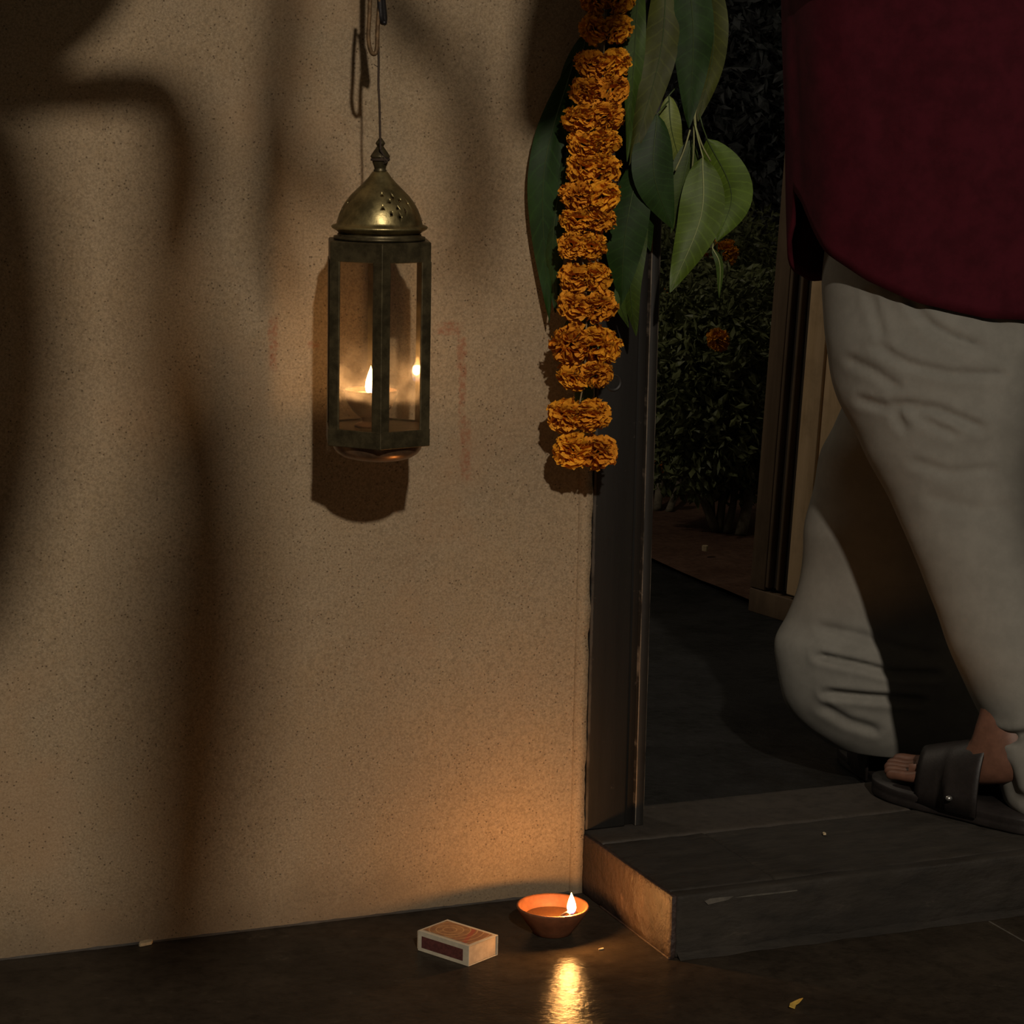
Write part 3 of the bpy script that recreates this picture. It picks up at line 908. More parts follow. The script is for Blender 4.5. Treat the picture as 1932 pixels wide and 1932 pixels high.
def bunch(loc, label, specs, stems=()):
    b = thing('mango_leaf_bunch', loc, label, 'leaves')
    for i, (m, y, base, mid, tip, wpx, tilt, pet, pale) in enumerate(specs):
        y0 = y if isinstance(y, (int, float)) else y[0]
        y1 = y if isinstance(y, (int, float)) else y[1]
        B, Mi, T = P(*base, y0), P(*mid, (y0+y1)/2-0.006), P(*tip, y1)
        s = scale_at(Mi)
        vf, cen = leaf_vf(B, Mi, T, wpx*s, tilt, seed=i+wpx)
        lo = obj('leaf', vf, M[m], b)
        uv = lo.data.uv_layers.new(name='UVMap')
        for lp in lo.data.loops:
            uv.data[lp.index].uv = ((lp.vertex_index % 7)/3-1, (lp.vertex_index//7)/18)
        path = [P(*q, y0) for q in pet] + cen[:-1]
        nP = len(path)
        obj('midrib', tube(path, [(0.0012 if pale else 0.0010)*(1-0.85*k/(nP-1)) for k in range(nP)], 6), M['midrib' if pale else 'midrib_dark'], lo)
    for pts, r in stems:
        obj('stem', tube(bez([P(*q) for q in pts], 12), r, 6), M['stem'], b)
    if loc[2] > 1.22: obj('tie', tube([Vector((loc[0], loc[1]+0.004, loc[2])), Vector((loc[0], loc[1]*0.7, 2.21))], 0.0009, 5), M['thread'], b)
    return b

bunch(P(1270, -80, -0.07), 'long mango leaves hanging at the top right beside the marigold garland', [
    ('leaf_mid', -0.060, (1207, -70), (1196, 110), (1183, 305), 42, 0.3, [(1212, -90)], False),
    ('leaf_olive', (-0.070, -0.066), (1258, -80), (1246, 100), (1187, 312), 66, -0.1, [(1260, -100)], False),
    ('leaf_dark', (-0.080, -0.085), (1292, -100), (1308, 60), (1300, 242), 84, 0.15, [(1296, -110)], False),
    ('leaf_olive', -0.055, (1330, -90), (1347, 80), (1316, 232), 56, -0.3, [(1318, -110)], False),
    ('leaf_dark', -0.052, (1246, -80), (1256, -10), (1262, 68), 28, 0.1, [(1243, -100)], False),
])
bunch(P(1312, 225, -0.085), 'bright green mango leaves on pale stalks hanging lower right, in front of the doorway', [
    ('leaf_pale', -0.058, (1262, 180), (1267, 245), (1290, 330), 44, 0.2, [(1280, 160)], False),
    ('leaf_dark', (-0.072, -0.085), (1240, 215), (1234, 330), (1269, 432), 84, 0.1, [(1262, 190)], False),
    ('leaf_bright', (-0.090, -0.10), (1326, 296), (1322, 410), (1264, 552), 88, 0.12, [(1311, 232), (1317, 262)], True),
    ('leaf_bright', (-0.070, -0.075), (1334, 262), (1380, 365), (1352, 456), 84, -0.15, [(1319, 214), (1326, 240)], False),
    ('leaf_mid', -0.066, (1306, 262), (1288, 345), (1266, 440), 56, 0.3, [(1312, 236)], False),
    ('leaf_mid', -0.060, (1344, 468), (1358, 500), (1357, 562), 17, 0.4, [(1352, 430), (1347, 455)], True),
], stems=[([(1312, 238, -0.088), (1325, 275, -0.088), (1341, 304, -0.088)], 0.0012), ([(1309, 236, -0.084), (1309, 280, -0.084), (1306, 318, -0.082)], 0.0011), ([(1316, 190, -0.06), (1311, 215, -0.075), (1312, 238, -0.085)], 0.0019), ([(1302, 245, -0.08), (1290, 285, -0.08), (1274, 322, -0.078)], 0.0012)])
bunch(P(1205, 290, -0.07), 'dark mango leaves hanging below the others against the black door frame', [
    ('leaf_dark', (-0.060, -0.058), (1210, 290), (1180, 440), (1172, 574), 82, -0.1, [(1214, 270)], False),
    ('leaf_mid', (-0.056, -0.054), (1218, 400), (1190, 530), (1200, 634), 44, -0.45, [(1222, 380)], False),
    ('leaf_dark', -0.050, (1232, 320), (1216, 400), (1227, 474), 46, 0.3, [(1236, 300)], False),
    ('leaf_mid', -0.050, (1196, 470), (1170, 560), (1186, 618), 24, 0.2, [(1200, 450)], False),
])
bunch(P(1070, 180, -0.03), 'dull dark mango leaves on the wall side, left behind the marigold garland', [
    ('leaf_dark', -0.026, (1084, 110), (1026, 330), (1036, 610), 62, 0.25, [(1090, 110)], False),
    ('leaf_dark', -0.030, (1092, 200), (1046, 420), (1048, 590), 54, -0.2, [(1100, 170)], False),
    ('leaf_dark', -0.024, (1108, 60), (1082, 190), (1062, 330), 70, -0.2, [(1115, 20)], False),
    ('leaf_olive', -0.020, (1112, 560), (1080, 640), (1072, 720), 46, 0.1, [(1114, 540)], False),
    ('leaf_mid', -0.030, (1098, 700), (1102, 750), (1096, 800), 36, 0.0, [(1100, 690)], False),
])

# ------------------------------------------------------------------ things on the floor
def scrap(name, px, py, z, pts, th, m, label, cat, bend=0.0):
    c = PZ(px, py, z)
    s = scale_at(c)
    r2 = Vector((RT.x, RT.y, 0)).normalized(); f2 = Vector((FW.x, FW.y, 0)).normalized()
    up, lo = [], []
    for dx, dy in pts:
        b = bend*(dx/12.0)**2*0.004
        q = r2*(dx*s) + f2*(-dy*s*2.6) + Vector((0, 0, b))
        up.append(q+Vector((0, 0, th))); lo.append(q)
    n = len(pts)
    v = up+lo
    f = [tuple(range(n)), tuple(range(2*n-1, n-1, -1))] + [(i, n+i, n+(i+1) % n, (i+1) % n) for i in range(n)]
    return tag(put(name, mesh(name, v, f, m, False), None, c), label, cat)
scrap('plaster_chip', 275, 1781, 0.0005, [(-11, 5), (-10, 0), (9, -6), (12, -3), (11, 1), (-8, 6)], 0.004, M['chip'], 'pale plaster flake on the floor against the foot of the wall', 'debris')
scrap('petal_scrap', 1500, 1895, 0.0005, [(-14, 10), (-10, 2), (0, -5), (10, -7), (16, -5), (8, -1), (2, 1), (-3, 9)], 0.0012, M['petal_scrap'], 'torn yellow petal lying alone on the dark floor in front', 'petal', 0.6)
scrap('plaster_chip', 1555, 1574, H+0.002, [(-3, -1), (0, -2.5), (3, -1), (3, 1.5), (-2, 2)], 0.002, M['chip'], 'tiny white crumb on top of the stone step near the sill', 'debris')
scrap('wood_splinter', 1134, 1791, 0.0005, [(-5, 1), (4, -1.5), (5, 0), (-4, 2)], 0.0015, M['chip'], 'tiny pale splinter on the floor between oil lamp and step', 'debris')
scrap('plaster_chip', 822, 1703, 0.0005, [(-3, 2), (-2, -2), (1, -4), (3, 0), (2, 2)], 0.005, M['chip'], 'small pale crumb at the wall foot left of the oil lamp', 'debris')
scrap('pebble', 1330, 1039, 0.02, [(-6, 0), (-3, -3), (3, -3), (6, 0), (2, 3), (-3, 2)], 0.012, M['chip'], 'small pale pebble on the red soil beneath the bush', 'pebble')

# ------------------------------------------------------------------ the bushes beyond the door
def leaves_cloud(rnd, spots, n, size, squash=0.9):
    v, f = [], []
    tot = sum(s[1]**2 for s in spots)
    for c, r in spots:
        for _ in range(int(n*r*r/tot)):
            d = Vector((rnd.gauss(0, 1), rnd.gauss(0, 1), rnd.gauss(0, 1))).normalized()
            p = c + Vector((d.x, d.y, d.z*squash))*r*(rnd.random()**0.45)
            t = (d*0.5 + Vector((rnd.gauss(0, .6), rnd.gauss(0, .6), rnd.gauss(0, .5)-0.15))).normalized()
            s = t.cross(Vector((rnd.gauss(0, 1), rnd.gauss(0, 1), rnd.gauss(0, 1)))).normalized()
            nn = t.cross(s)
            L = size*rnd.uniform(0.6, 1.3); W_ = L*rnd.uniform(0.16, 0.26)
            k = len(v)
            v += [p, p+t*L*0.45+s*W_-nn*L*0.04, p+t*L*0.5+nn*L*0.07, p+t*L*0.45-s*W_-nn*L*0.04, p+t*L-nn*L*0.10]
            f += [(k, k+1, k+2), (k, k+2, k+3), (k+1, k+4, k+2), (k+2, k+4, k+3)]
    return v, f
def bush(loc, label, spots, n, stems, flowers, seed):
    rnd = random.Random(seed)
    b = thing('flowering_bush', loc, label, 'bush')
    for base, top, r in stems:
        mid = (base+top)/2 + Vector((rnd.uniform(-.03, .03), 0, 0))
        obj('stem', tube(bez([base, mid, top], 8), [r*(1-0.05*k) for k in range(9)], 7), M['bush_stem'], b)
    o = obj('foliage', leaves_cloud(rnd, spots, n, 0.036), M['bush_leaf'], b, False)
    o['kind'] = 'stuff'
    for c, R in flowers:
        bloom(b, c, Vector((-0.75, -0.6, 0.3)), R*1.15, rnd.randrange(5), 0.9)
    return b
def PB(px, py, y): return P(px, py, y)
bush(PZ(1352, 1005, 0), 'leafy marigold bush with one bloom, in the middle of the view through the door', [
    (PB(1360, 610, 2.45), .17), (PB(1300, 700, 2.4), .17), (PB(1400, 720, 2.45), .18), (PB(1340, 800, 2.4), .17), (PB(1420, 840, 2.5), .15), (PB(1420, 600, 2.55), .14), (PB(1300, 860, 2.45), .12), (PB(1380, 880, 2.45), .11), (PB(1270, 610, 2.5), .13)], 9000,
    [(PZ(1352, 1003, 0), PB(1290, 880, 2.45), .013), (PZ(1356, 1003, 0), PB(1350, 860, 2.45), .012), (PZ(1372, 1006, 0), PB(1375, 860, 2.45), .011), (PZ(1398, 1010, 0), PB(1392, 840, 2.45), .016), (PZ(1345, 1000, 0), PB(1310, 760, 2.45), .009)],
    [(PB(1355, 641, 2.2), .025)], 5)
bush(PZ(1262, 962, 0), 'low leafy bush with two orange blooms seen close to the left door post', [
    (PB(1215, 640, 3.05), .16), (PB(1235, 760, 3.0), .16), (PB(1225, 860, 3.0), .13), (PB(1285, 540, 3.1), .14), (PB(1240, 530, 3.1), .14)], 5000,
    [(PZ(1240, 962, 0), PB(1225, 820, 3.05), .012), (PZ(1262, 964, 0), PB(1275, 860, 3.05), .010)],
    [(PB(1257, 565, 2.72), .026), (PB(1240, 882, 2.72), .021)], 6)
bush(PZ(1460, 935, 0), 'taller sparse bush with half hidden orange blooms behind the other bushes', [
    (PB(1345, 490, 3.8), .2), (PB(1420, 500, 3.8), .2), (PB(1460, 640, 3.75), .2), (PB(1470, 780, 3.75), .2), (PB(1290, 480, 3.85), .18)], 5000,
    [(PZ(1450, 935, 0), PB(1440, 700, 3.75), .016), (PZ(1462, 935, 0), PB(1470, 760, 3.75), .014)],
    [(PB(1368, 478, 3.45), .035), (PB(1336, 470, 3.45), .03)], 8)
# low kerb behind the bushes
tag(obj('garden_kerb', bev(box(1.2, 3.4, 4.3, 4.42, -0.02, 0.11), 0.01, 2, 3, 0.004, 12), M['soil']), 'low reddish kerb along the back of the planting bed', 'kerb')
# a tree whose lower boughs fill the top of the doorway
tr = thing('garden_tree', Vector((3.4, 5.2, 0)), 'dark garden tree whose leafy boughs show at the top of the doorway', 'tree')
obj('trunk', tube(bez([(3.4, 5.2, 0), (3.35, 5.2, 0.8), (3.2, 5.1, 1.8), (3.0, 5.0, 2.6)], 12), [0.11-0.005*k for k in range(13)], 10), M['bark'], tr)
rt = random.Random(11)
o = obj('foliage', leaves_cloud(rt, [(P(1390, 60, 5.0), .35), (P(1450, 180, 5.0), .35), (P(1400, 260, 5.1), .3), (P(1330, 340, 5.2), .3), (P(1420, 370, 5.2), .3), (P(1480, 20, 5.0), .35), (P(1260, 200, 5.2), .4), (P(1300, 60, 5.2), .4), (P(1560, 200, 5.2), .4), (P(1350, -200, 5.2), .5), (P(1550, -150, 5.2), .5)], 9000, 0.065), M['tree_leaf'], tr, False)
o['kind'] = 'stuff'

# ------------------------------------------------------------------ the person walking out through the door
per = thing('person', Vector((0.60, 0.12, H)), 'person in maroon jacket, off white trousers and black sandal walking out through the doorway', 'person')
toe = PZ(1662, 1492, H); heel = PZ(1932, 1565, H)
fdir = (toe-heel).normalized()                     # the way the near foot points
fside = Vector((fdir.y, -fdir.x, 0))               # to the person's right
toe = toe + Vector((0, 0, 0))
heel = toe - fdir*0.272
hip = Vector((0.62, 0.14, H+0.86))

# body: one skinned figure
SV, SE, SR = [], [], []
def sv(p, r, link=None):
    SV.append(Vector(p)); SR.append(r if isinstance(r, tuple) else (r, r))
    if link is not None: SE.append((link, len(SV)-1))
    return len(SV)-1
def chain(a, pts):
    for p, r in pts: a = sv(p, r, a)
    return a
RX = fside; FWD = fdir; UZ = Vector((0, 0, 1))
pel = sv(hip, (0.10, 0.08))
cheek = chain(pel, [(hip+UZ*0.16, (0.125, 0.095)), (hip+UZ*0.32, (0.14, 0.10)), (hip+UZ*0.46, (0.15, 0.10))])
neck = chain(cheek, [(hip+UZ*0.55, (0.06, 0.06)), (hip+UZ*0.61+FWD*0.01, 0.052)])
head = chain(neck, [(hip+UZ*0.67+FWD*0.025, 0.07), (hip+UZ*0.74+FWD*0.03, (0.078, 0.09)), (hip+UZ*0.81+FWD*0.02, (0.07, 0.085)), (hip+UZ*0.845+FWD*0.015, 0.04)])
for sd in (-1, 1):                                  # arms bent, hands together in front of the chest
    sh = chain(cheek, [(hip+UZ*0.47+RX*sd*0.17, 0.055)])
    el = chain(sh, [(hip+UZ*0.42+RX*sd*0.21-FWD*0.02, 0.045), (hip+UZ*0.36+RX*sd*0.21+FWD*0.06, 0.040)])
    wr = chain(el, [(hip+UZ*0.40+RX*sd*0.13+FWD*0.20, 0.034), (hip+UZ*0.43+RX*sd*0.08+FWD*0.28, 0.026)])
    hd = chain(wr, [(hip+UZ*0.45+RX*sd*0.05+FWD*0.33, (0.034, 0.018))])
    for q in range(4):
        b = hip+UZ*(0.475-0.018*q)+RX*sd*0.035+FWD*0.375
        chain(hd, [(b, 0.009), (b+FWD*0.03-RX*sd*0.012, 0.0085), (b+FWD*0.045-RX*sd*0.03, 0.008)])
    tb = hip+UZ*0.485+RX*sd*0.04+FWD*0.335
    chain(hd, [(tb, 0.011), (tb+UZ*0.02+FWD*0.025-RX*sd*0.01, 0.009)])
def foot(ank, heel_p, fd, kneep, hipp, lift=0.0, pitch=0.0):
    a = chain(pel, [(hipp, 0.062), (hipp*0.5+kneep*0.5, 0.050), (kneep, 0.042), (kneep*0.55+ank*0.45, 0.042), (ank, 0.036)])
    sdv = Vector((fd.y, -fd.x, 0))
    up = UZ*cos(pitch)+fd*0
    def at(l, s, z): return heel_p + fd*l + sdv*s + UZ*z
    hl = chain(a, [(at(0.03, 0, 0.034), 0.032)])
    md = chain(a, [(at(0.13, 0, 0.044), (0.034, 0.026)), (at(0.200, 0.0, 0.030), (0.037, 0.018))])
    for s, l, r in ((-1, 0, 0), ):
        pass
    return md, at
near_ank = heel + fdir*0.055 + UZ*0.105
md, at = foot(near_ank, heel+UZ*0.024, fdir, P(1905, 1010, -0.03), hip-RX*0.09-UZ*0.06)
for (s, l, r) in ((0.030, 0.274, 0.0135), (0.012, 0.272, 0.0100), (-0.004, 0.264, 0.0095), (-0.019, 0.252, 0.009), (-0.033, 0.238, 0.0085)):
    chain(md, [(at(l-0.062, s*0.9, 0.024), r*1.25), (at(l-0.038, s, 0.020), r), (at(l-0.015, s*1.05, 0.019), r), (at(l, s*1.05, 0.015), r*0.95)])
far_h = Vector((0.69, 0.27, 0.0))
far_dir = Vector((0.22, 0.97, 0)).normalized()
md2, at2 = foot(far_h+far_dir*0.055+UZ*0.10, far_h+UZ*0.022, far_dir, Vector((0.70, 0.40, 0.50)), hip+RX*0.09-UZ*0.06)
for (s, l, r) in ((-0.030, 0.252, 0.0135), (-0.012, 0.250, 0.0100), (0.004, 0.242, 0.0095), (0.019, 0.231, 0.009), (0.033, 0.216, 0.0085)):
    chain(md2, [(at2(l-0.038, s, 0.020), r), (at2(l-0.015, s*1.05, 0.019), r), (at2(l, s*1.05, 0.015), r*0.95)])
me = bpy.data.meshes.new('body')
me.from_pydata(SV, SE, [])
me.materials.append(M['skin'])
body = bpy.data.objects.new('body', me)
COL.objects.link(body)
body.modifiers.new('Skin', 'SKIN')
for i, r in enumerate(SR):
    me.skin_vertices[0].data[i].radius = r
    me.skin_vertices[0].data[i].use_root = (i == 0)
body.modifiers['Skin'].use_smooth_shade = True
ss = body.modifiers.new('Sub', 'SUBSURF'); ss.levels = 2; ss.render_levels = 2
dg = bpy.context.evaluated_depsgraph_get(); dg.update()
bm_ = bpy.data.meshes.new_from_object(body.evaluated_get(dg))
body.modifiers.clear(); body.data = bm_
adopt(body, per)
# face and hair
hc = hip+UZ*0.75+FWD*0.03
for s in (-1, 1):
    e = obj('ear', lathe([(0, -0.004), (0.012, -0.003), (0.016, 0.0), (0.012, 0.004), (0, 0.002)], hc+RX*s*0.083-UZ*0.01, 14), M['skin'], per)
    obj('eye', lathe([(0, -0.012), (0.008, -0.008), (0.011, 0), (0.008, 0.008), (0, 0.012)], hc+RX*s*0.032+FWD*0.082, 14), M['card'], per)
obj('nose', tube([hc+FWD*0.088+UZ*0.01, hc+FWD*0.104-UZ*0.022, hc+FWD*0.088-UZ*0.032], [0.006, 0.014, 0.008], 8), M['skin'], per)
obj('mouth', tube([hc+FWD*0.082-UZ*0.055-RX*0.022, hc+FWD*0.091-UZ*0.053, hc+FWD*0.082-UZ*0.055+RX*0.022], [0.003, 0.006, 0.003], 8), M['maroon'], per)
hv, hf = lathe([(0.103*sin(a), 0.112*cos(a)) for a in [i*pi/2*1.25/14 for i in range(15)]], (0, 0, 0), 28)
obj('hair', ([hc + q - FWD*0.012 + UZ*0.006 for q in hv], hf), M['hair'], per)

# trousers: two lofted legs and the seat
CREASES = [([(1640, 560), (1655, 610), (1668, 650)], 5, 8), ([(1718, 568), (1752, 612), (1800, 640), (1845, 655)], 7, 9), ([(1655, 655), (1720, 688), (1790, 704), (1890, 708)], 6, 8), ([(1625, 755), (1685, 772), (1706, 806)], 6, 8),
    ([(1690, 762), (1770, 774), (1850, 806)], 7, 9), ([(1730, 786), (1800, 818)], 5, 8), ([(1730, 872), (1790, 892), (1870, 886)], 4, 9), ([(1605, 680), (1650, 700), (1690, 728)], 5, 9), ([(1760, 940), (1850, 965), (1900, 960)], 3, 12), ([(1730, 560), (1860, 600), (1932, 640)], 3, 12),
    ([(1555, 1186), (1620, 1198), (1700, 1226), (1760, 1236)], 6, 9), ([(1545, 1238), (1620, 1254), (1690, 1272), (1765, 1272)], 11, 7), ([(1560, 1308), (1640, 1316), (1740, 1323)], 12, 7), ([(1555, 1336), (1600, 1362), (1650, 1376)], 7, 8), ([(1868, 1384), (1900, 1392), (1990, 1380)], 12, 8), ([(1900, 1450), (1915, 1500), (1960, 1520)], 6, 9)]
def px_of(p):
    d = p-CAM
    z = d.dot(FW)
    return 966+F*d.dot(RT)/z, 966-F*d.dot(UP)/z
def fold(p, k=1.0, front=True):
    a = noise.noise(Vector((p.x*4, p.y*4, p.z*9)))
    b = noise.noise(Vector((p.x*7+p.z*5, p.y*9, p.z*15-p.x*5)))
    o = k*(0.006*a+0.0035*b)
    if front:
        x, y = px_of(p)
        for pts, dep_, wd_ in CREASES:
            best = 1e9
            for (x0, y0), (x1, y1) in zip(pts, pts[1:]):
                t = max(0, min(1, ((x-x0)*(x1-x0)+(y-y0)*(y1-y0))/((x1-x0)**2+(y1-y0)**2)))
                best = min(best, math.hypot(x-x0-t*(x1-x0), y-y0-t*(y1-y0)))
            if best < wd_*4:
                o += -0.001*dep_*math.exp(-(best/wd_)**2) + 0.0003*dep_*math.exp(-((best-wd_*2)/wd_)**2)
    return o
def ring(py, l, r, y, ry, n=100, tilt=0.0, drop=0.0, k=1.0):
    """a loop whose left and right silhouettes fall on the given columns at row py"""
    A, B = P(l, py, y), P(r, py, y)
    c = (A+B)/2
    hw = (A-B).length/2
    out = []
    dep = Vector((FW.x, FW.y, 0)).normalized()
    sid = Vector((dep.y, -dep.x, 0))
    for i in range(n):
        a = 2*pi*i/n
        p = c + sid*(hw*cos(a)) + dep*(ry*sin(a)) + UZ*(drop*cos(a)+tilt*sin(a))
        d = (sid*cos(a)+dep*sin(a))
        out.append(p + d*fold(p, k, sin(a) < 0.1))
    return out
def smooth_rings(rows, n):
    cols = list(zip(*rows))
    out = []
    segs = len(rows)-1
    for i in range(n+1):
        s = i/n*segs
        k = min(int(s), segs-1); t = s-k
        def cr(c):
            g = lambda j: c[max(0, min(len(c)-1, j))]
            a, b, cc, d = g(k-1), g(k), g(k+1), g(k+2)
            return 0.5*(2*b+(cc-a)*t+(2*a-5*b+4*cc-d)*t*t+(3*b-a-3*cc+d)*t**3)
        out.append([cr(c) for c in cols])
    return out
near = [(430, 1590, 1990, 0.13, 0.14, 0), (560, 1584, 1990, 0.12, 0.145, 0), (650, 1588, 1985, 0.10, 0.14, 0), (750, 1608, 1985, 0.07, 0.125, 0), (850, 1655, 1985, 0.04, 0.11, 0), (950, 1702, 1990, 0.01, 0.10, 0), (1060, 1748, 2000, -0.03, 0.098, 0), (1170, 1790, 2010, -0.07, 0.097, 0), (1270, 1829, 2020, -0.105, 0.096, 0), (1350, 1862, 2025, -0.125, 0.094, 0.0), (1385, 1882, 2025, -0.135, 0.09, -0.01), (1415, 1872, 2032, -0.14, 0.088, -0.02), (1470, 1890, 2035, -0.15, 0.085, -0.02), (1530, 1908, 2042, -0.16, 0.082, -0.012)]
far = [(560, 1650, 1900, 0.20, 0.11, 0), (700, 1640, 1880, 0.25, 0.11, 0), (800, 1600, 1850, 0.30, 0.105, 0), (880, 1562, 1820, 0.33, 0.10, 0), (1000, 1543, 1820, 0.34, 0.097, 0), (1100, 1533, 1830, 0.34, 0.095, 0), (1165, 1515, 1845, 0.34, 0.094, 0), (1215, 1489, 1850, 0.335, 0.098, 0), (1265, 1488, 1855, 0.33, 0.10, 0), (1320, 1505, 1858, 0.33, 0.098, 0), (1370, 1540, 1860, 0.33, 0.092, 0), (1410, 1585, 1860, 0.33, 0.08, -0.004)]
nr = [ring(a, b, c, d, e, drop=f_) for a, b, c, d, e, f_ in smooth_rings(near, 150)]
fr_ = [ring(a, b, c, d, e, drop=f_, k=1.3) for a, b, c, d, e, f_ in smooth_rings(far, 110)]
tro = obj('trousers', join(loft(nr), loft(fr_)), M['trouser'], None)
baked(tro, [('REMESH', dict(mode='VOXEL', voxel_size=0.0042, use_smooth_shade=True)), ('SMOOTH', dict(factor=0.5, iterations=2))])
tro.data.materials.clear(); tro.data.materials.append(M['trouser'])
adopt(tro, per)

# jacket: rounded tails, slit at the side
jn = 120
def lerp_tab(tab, x):
    for (a, b), (c, d) in zip(tab, tab[1:]):
        if x <= c:
            return b+(d-b)*(x-a)/(c-a)
    return tab[-1][1]
jr = [(-620, 1610, 2030, 0.13, 0.13), (-480, 1535, 2110, 0.13, 0.15), (-300, 1520, 2110, 0.13, 0.16), (-100, 1518, 2105, 0.13, 0.165), (100, 1521, 2100, 0.13, 0.17), (300, 1527, 2090, 0.13, 0.175), (450, 1532, 2085, 0.13, 0.178), (600, 1536, 2080, 0.13, 0.18)]
rings_ = smooth_rings(jr, 60)
v, f = [], []
dep = Vector((FW.x, FW.y, 0)).normalized(); sid = Vector((dep.y, -dep.x, 0))
for i in range(jn):
    a = 2*pi*i/jn                 # 0 = right, pi = left, 3pi/2 = towards the camera
    ca = (a-pi+pi) % (2*pi)-pi    # angle measured from the left slit
    dl = abs(((a-pi+pi) % (2*pi))-pi)
    dl = abs(a-pi)                # angular distance from the left side
    back = sin(a) < 0
    hem = lerp_tab(((0, 355), (0.2, 385), (0.4, 432), (0.58, 470), (0.88, 518), (1.2, 554), (1.57, 578), (2.2, 585), (3.2, 585)) if back else ((0, 430), (0.15, 480), (0.3, 522), (0.5, 545), (3.2, 545)), dl)
    for k in range(61):
        t = k/60
        py = -620 + (hem+620)*t
        q = (py+620)/(600+620)*60
        j = min(int(q), 59); u = q-j
        row = [x0+(x1-x0)*u for x0, x1 in zip(rings_[j], rings_[j+1])]
        A, B = P(row[1], py, row[3]), P(row[2], py, row[3])
        c = (A+B)/2; hw = (A-B).length/2
        p = c + sid*(hw*cos(a)) + dep*(row[4]*sin(a))
        d = sid*cos(a)+dep*sin(a)
        fo = 0.016*noise.noise(Vector((cos(a)*2.0, sin(a)*2.0, p.z*1.1)))+0.004*noise.noise(Vector((cos(a)*6, sin(a)*6, p.z*4)))
        v.append(p + d*fo)
for i in range(jn):
    j = (i+1) % jn
    for k in range(60):
        f.append((i*61+k, i*61+k+1, j*61+k+1, j*61+k))
top = [i*61 for i in range(jn)]
cidx = len(v); v.append(hip+UZ*0.56)
f += [(top[i], top[(i+1) % jn], cidx) for i in range(jn)]
for sd in (-1, 1):
    sp_ = bez([hip+UZ*0.47+RX*sd*0.15, hip+UZ*0.42+RX*sd*0.21-FWD*0.02, hip+UZ*0.36+RX*sd*0.215+FWD*0.06, hip+UZ*0.40+RX*sd*0.13+FWD*0.20, hip+UZ*0.425+RX*sd*0.09+FWD*0.265], 24)
    tv, tf = tube(sp_, [0.068-0.0012*k for k in range(25)], 18, False)
    n0 = len(v); v += tv; f += [tuple(q+n0 for q in x) for x in tf]
jk = obj('jacket', (v, f), M['maroon'], None)
baked(jk, [('SOLIDIFY', dict(thickness=0.006, offset=-1.0))])
adopt(jk, per)

# sandals
def sandal(heel_p, fd, z0, inner):
    sdv = Vector((fd.y, -fd.x, 0))
    out = [(-0.008, 0.0), (0.0, 0.026), (0.05, 0.036), (0.12, 0.036), (0.18, 0.046), (0.225, 0.048), (0.258, 0.036), (0.277, 0.012), (0.279, -0.01), (0.262, -0.034), (0.225, -0.046), (0.18, -0.046), (0.12, -0.038), (0.05, -0.036), (0.0, -0.026)]
    pl_ = bez([Vector((a, b, 0)) for a, b in out]+[Vector((out[0][0], out[0][1], 0))], 60)[:-1]
    rings = []
    for z, k in ((0.0, 0.96), (0.003, 1.0), (0.010, 1.0), (0.012, 0.985), (0.014, 1.0), (0.020, 1.0), (0.0235, 0.975)):
        rings.append([heel_p + fd*(q.x if True else 0)*1.0 + sdv*(q.y*k) + UZ*(z0+z+0.004*max(0, q.x-0.2)/0.08) for q in pl_])
    so = obj('sandal', loft(rings), M['sandal'], per)
    # broad upper strap
    rs = []
    for i in range(13):
        l = 0.080+0.118*i/12
        rad = 0.048
        top = 0.112 - 0.040*(i/12)
        rs.append([heel_p + fd*(l+0.018*cos(pi*k/16)*(1 if i > 6 else 0.4)) + sdv*((rad-0.003*abs(i-6)/6)*cos(pi*k/16)) + UZ*(z0+0.012+top*sin(pi*k/16)**0.8) for k in range(17)])
    vv = [q for r_ in rs for q in r_]
    ff = [(i*17+k, i*17+k+1, (i+1)*17+k+1, (i+1)*17+k) for i in range(12) for k in range(16)]
    up = obj('strap', (vv, ff), M['sandal'], None)
    baked(up, [('SOLIDIFY', dict(thickness=0.003, offset=1.0))])
    adopt(up, so)
    return so
s1 = sandal(heel, fdir, 0.001, 1)
bk = PZ(1790, 1506, H+0.035)
obj('stud', lathe([(0, 0.004), (0.004, 0.003), (0.0055, 0.0), (0.004, -0.003), (0, -0.004)], bk, 12), M['buckle'], s1)
sandal(far_h, far_dir, -0.0115, -1)

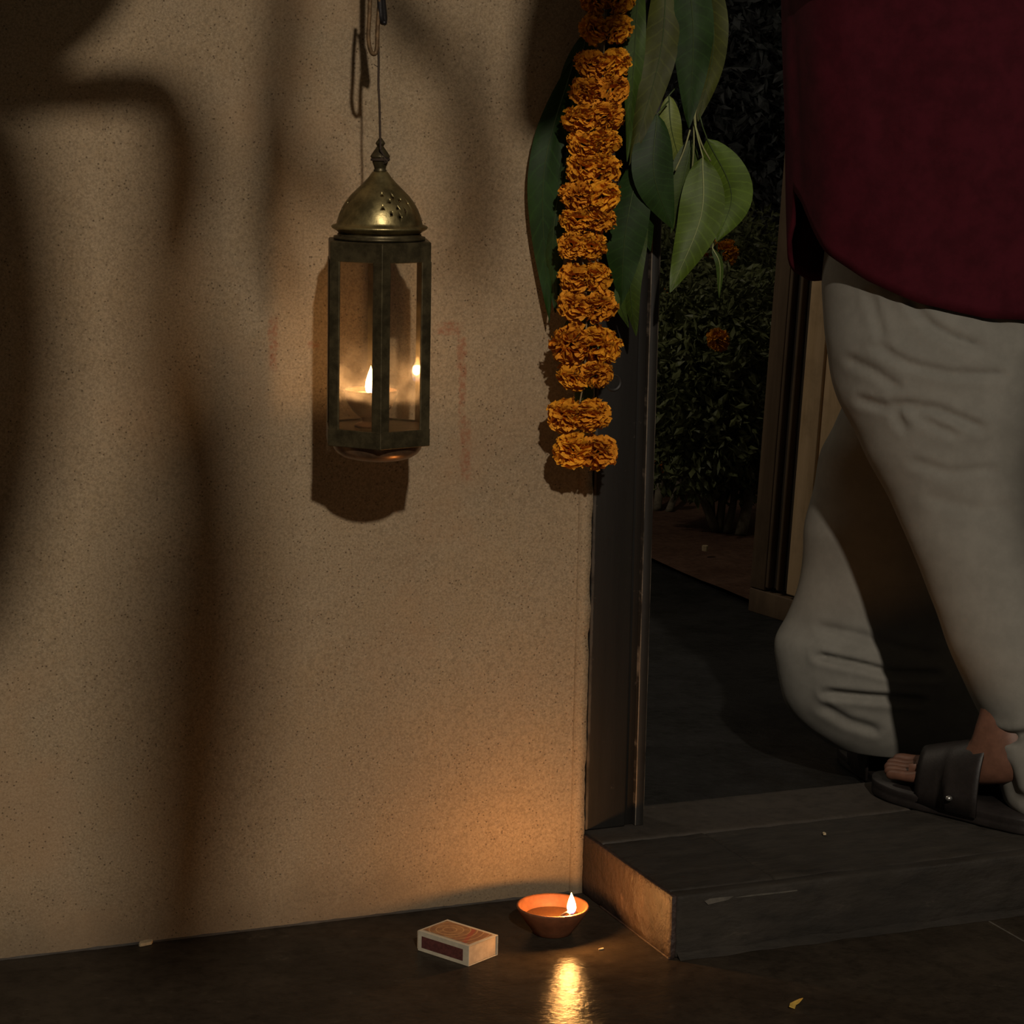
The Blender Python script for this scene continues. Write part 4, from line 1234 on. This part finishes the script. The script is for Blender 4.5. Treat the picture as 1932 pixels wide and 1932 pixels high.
# ------------------------------------------------------------------ unseen palm fronds, shaped and placed to cast the soft shadows
def gob(px, py, y=-3.8):
    p = P(px, py, 0.0)
    return p + (LAMP-p)*(y/LAMP.y)
def shade_leaf(pts, wpx, y, seed, taper=0.75):
    g = [gob(a, b, y) for a, b in pts]
    n = 22
    path = bez(g, n)
    v, f = [], []
    dl = (LAMP-g[len(g)//2]).normalized()
    wd = wpx*0.00076*(1-abs(y)/abs(LAMP.y))
    for i, p in enumerate(path):
        T = (path[min(i+1, n)]-path[max(i-1, 0)]).normalized()
        S = T.cross(dl).normalized()
        t = i/n
        w_ = wd*0.5*(max(0.0, sin(pi*t))**(1-taper)) if 0 < t < 1 else 0.002
        for k in range(5):
            s = -1+k/2
            v.append(p + S*(w_*s) + dl*(-0.2*w_*abs(s)+0.01*noise.noise(Vector((t*6, s, seed)))))
    for i in range(n):
        for k in range(4):
            a = i*5+k
            f.append((a, a+1, a+6, a+5))
    return v, f
palm = thing('shadow_palm', gob(300, -300, -3.8), 'unseen palm leaves above the view, shaped to cast the soft wall shadows', 'plant')
for i, (pts, wpx, y) in enumerate([
        ([(-50, 120), (-10, 350), (10, 650), (-20, 950), (-80, 1250)], 190, -2.6),
        ([(-200, 180), (30, 55), (230, -90)], 170, -1.3),
        ([(10, 196), (150, 176), (290, 178), (350, 250)], 70, -1.3),
        ([(300, 140), (345, 300), (318, 520)], 110, -2.2),
        ([(318, 300), (325, 560), (335, 800), (365, 1000)], 110, -3.0),
        ([(380, 660), (400, 1000), (395, 1350), (340, 1900)], 180, -3.3),
        ([(320, 900), (310, 1300), (290, 1900)], 120, -3.6),
        ([(545, -150), (535, 60), (522, 230), (510, 420), (545, 600)], 60, -2.2),
        ([(530, 150), (518, 290), (530, 420)], 50, -1.6),
        ([(570, 270), (600, 350), (640, 420)], 50, -2.2),
        ([(850, 60), (890, 230), (900, 380), (870, 560)], 80, -2.6),
        ([(700, -60), (765, 40), (820, 120)], 70, -2.2),
        ([(1090, -160), (1045, 60), (1010, 280)], 130, -1.5),
        ([(1170, -200), (1130, 20), (1090, 170)], 110, -1.5),
        ([(2060, 560), (1990, 800), (1950, 1020), (1990, 1280)], 130, -2.9)]):  # added to darken the right side of the trousers
    obj('frond', shade_leaf(pts, wpx, y, i), M['leaf_dark'], palm)
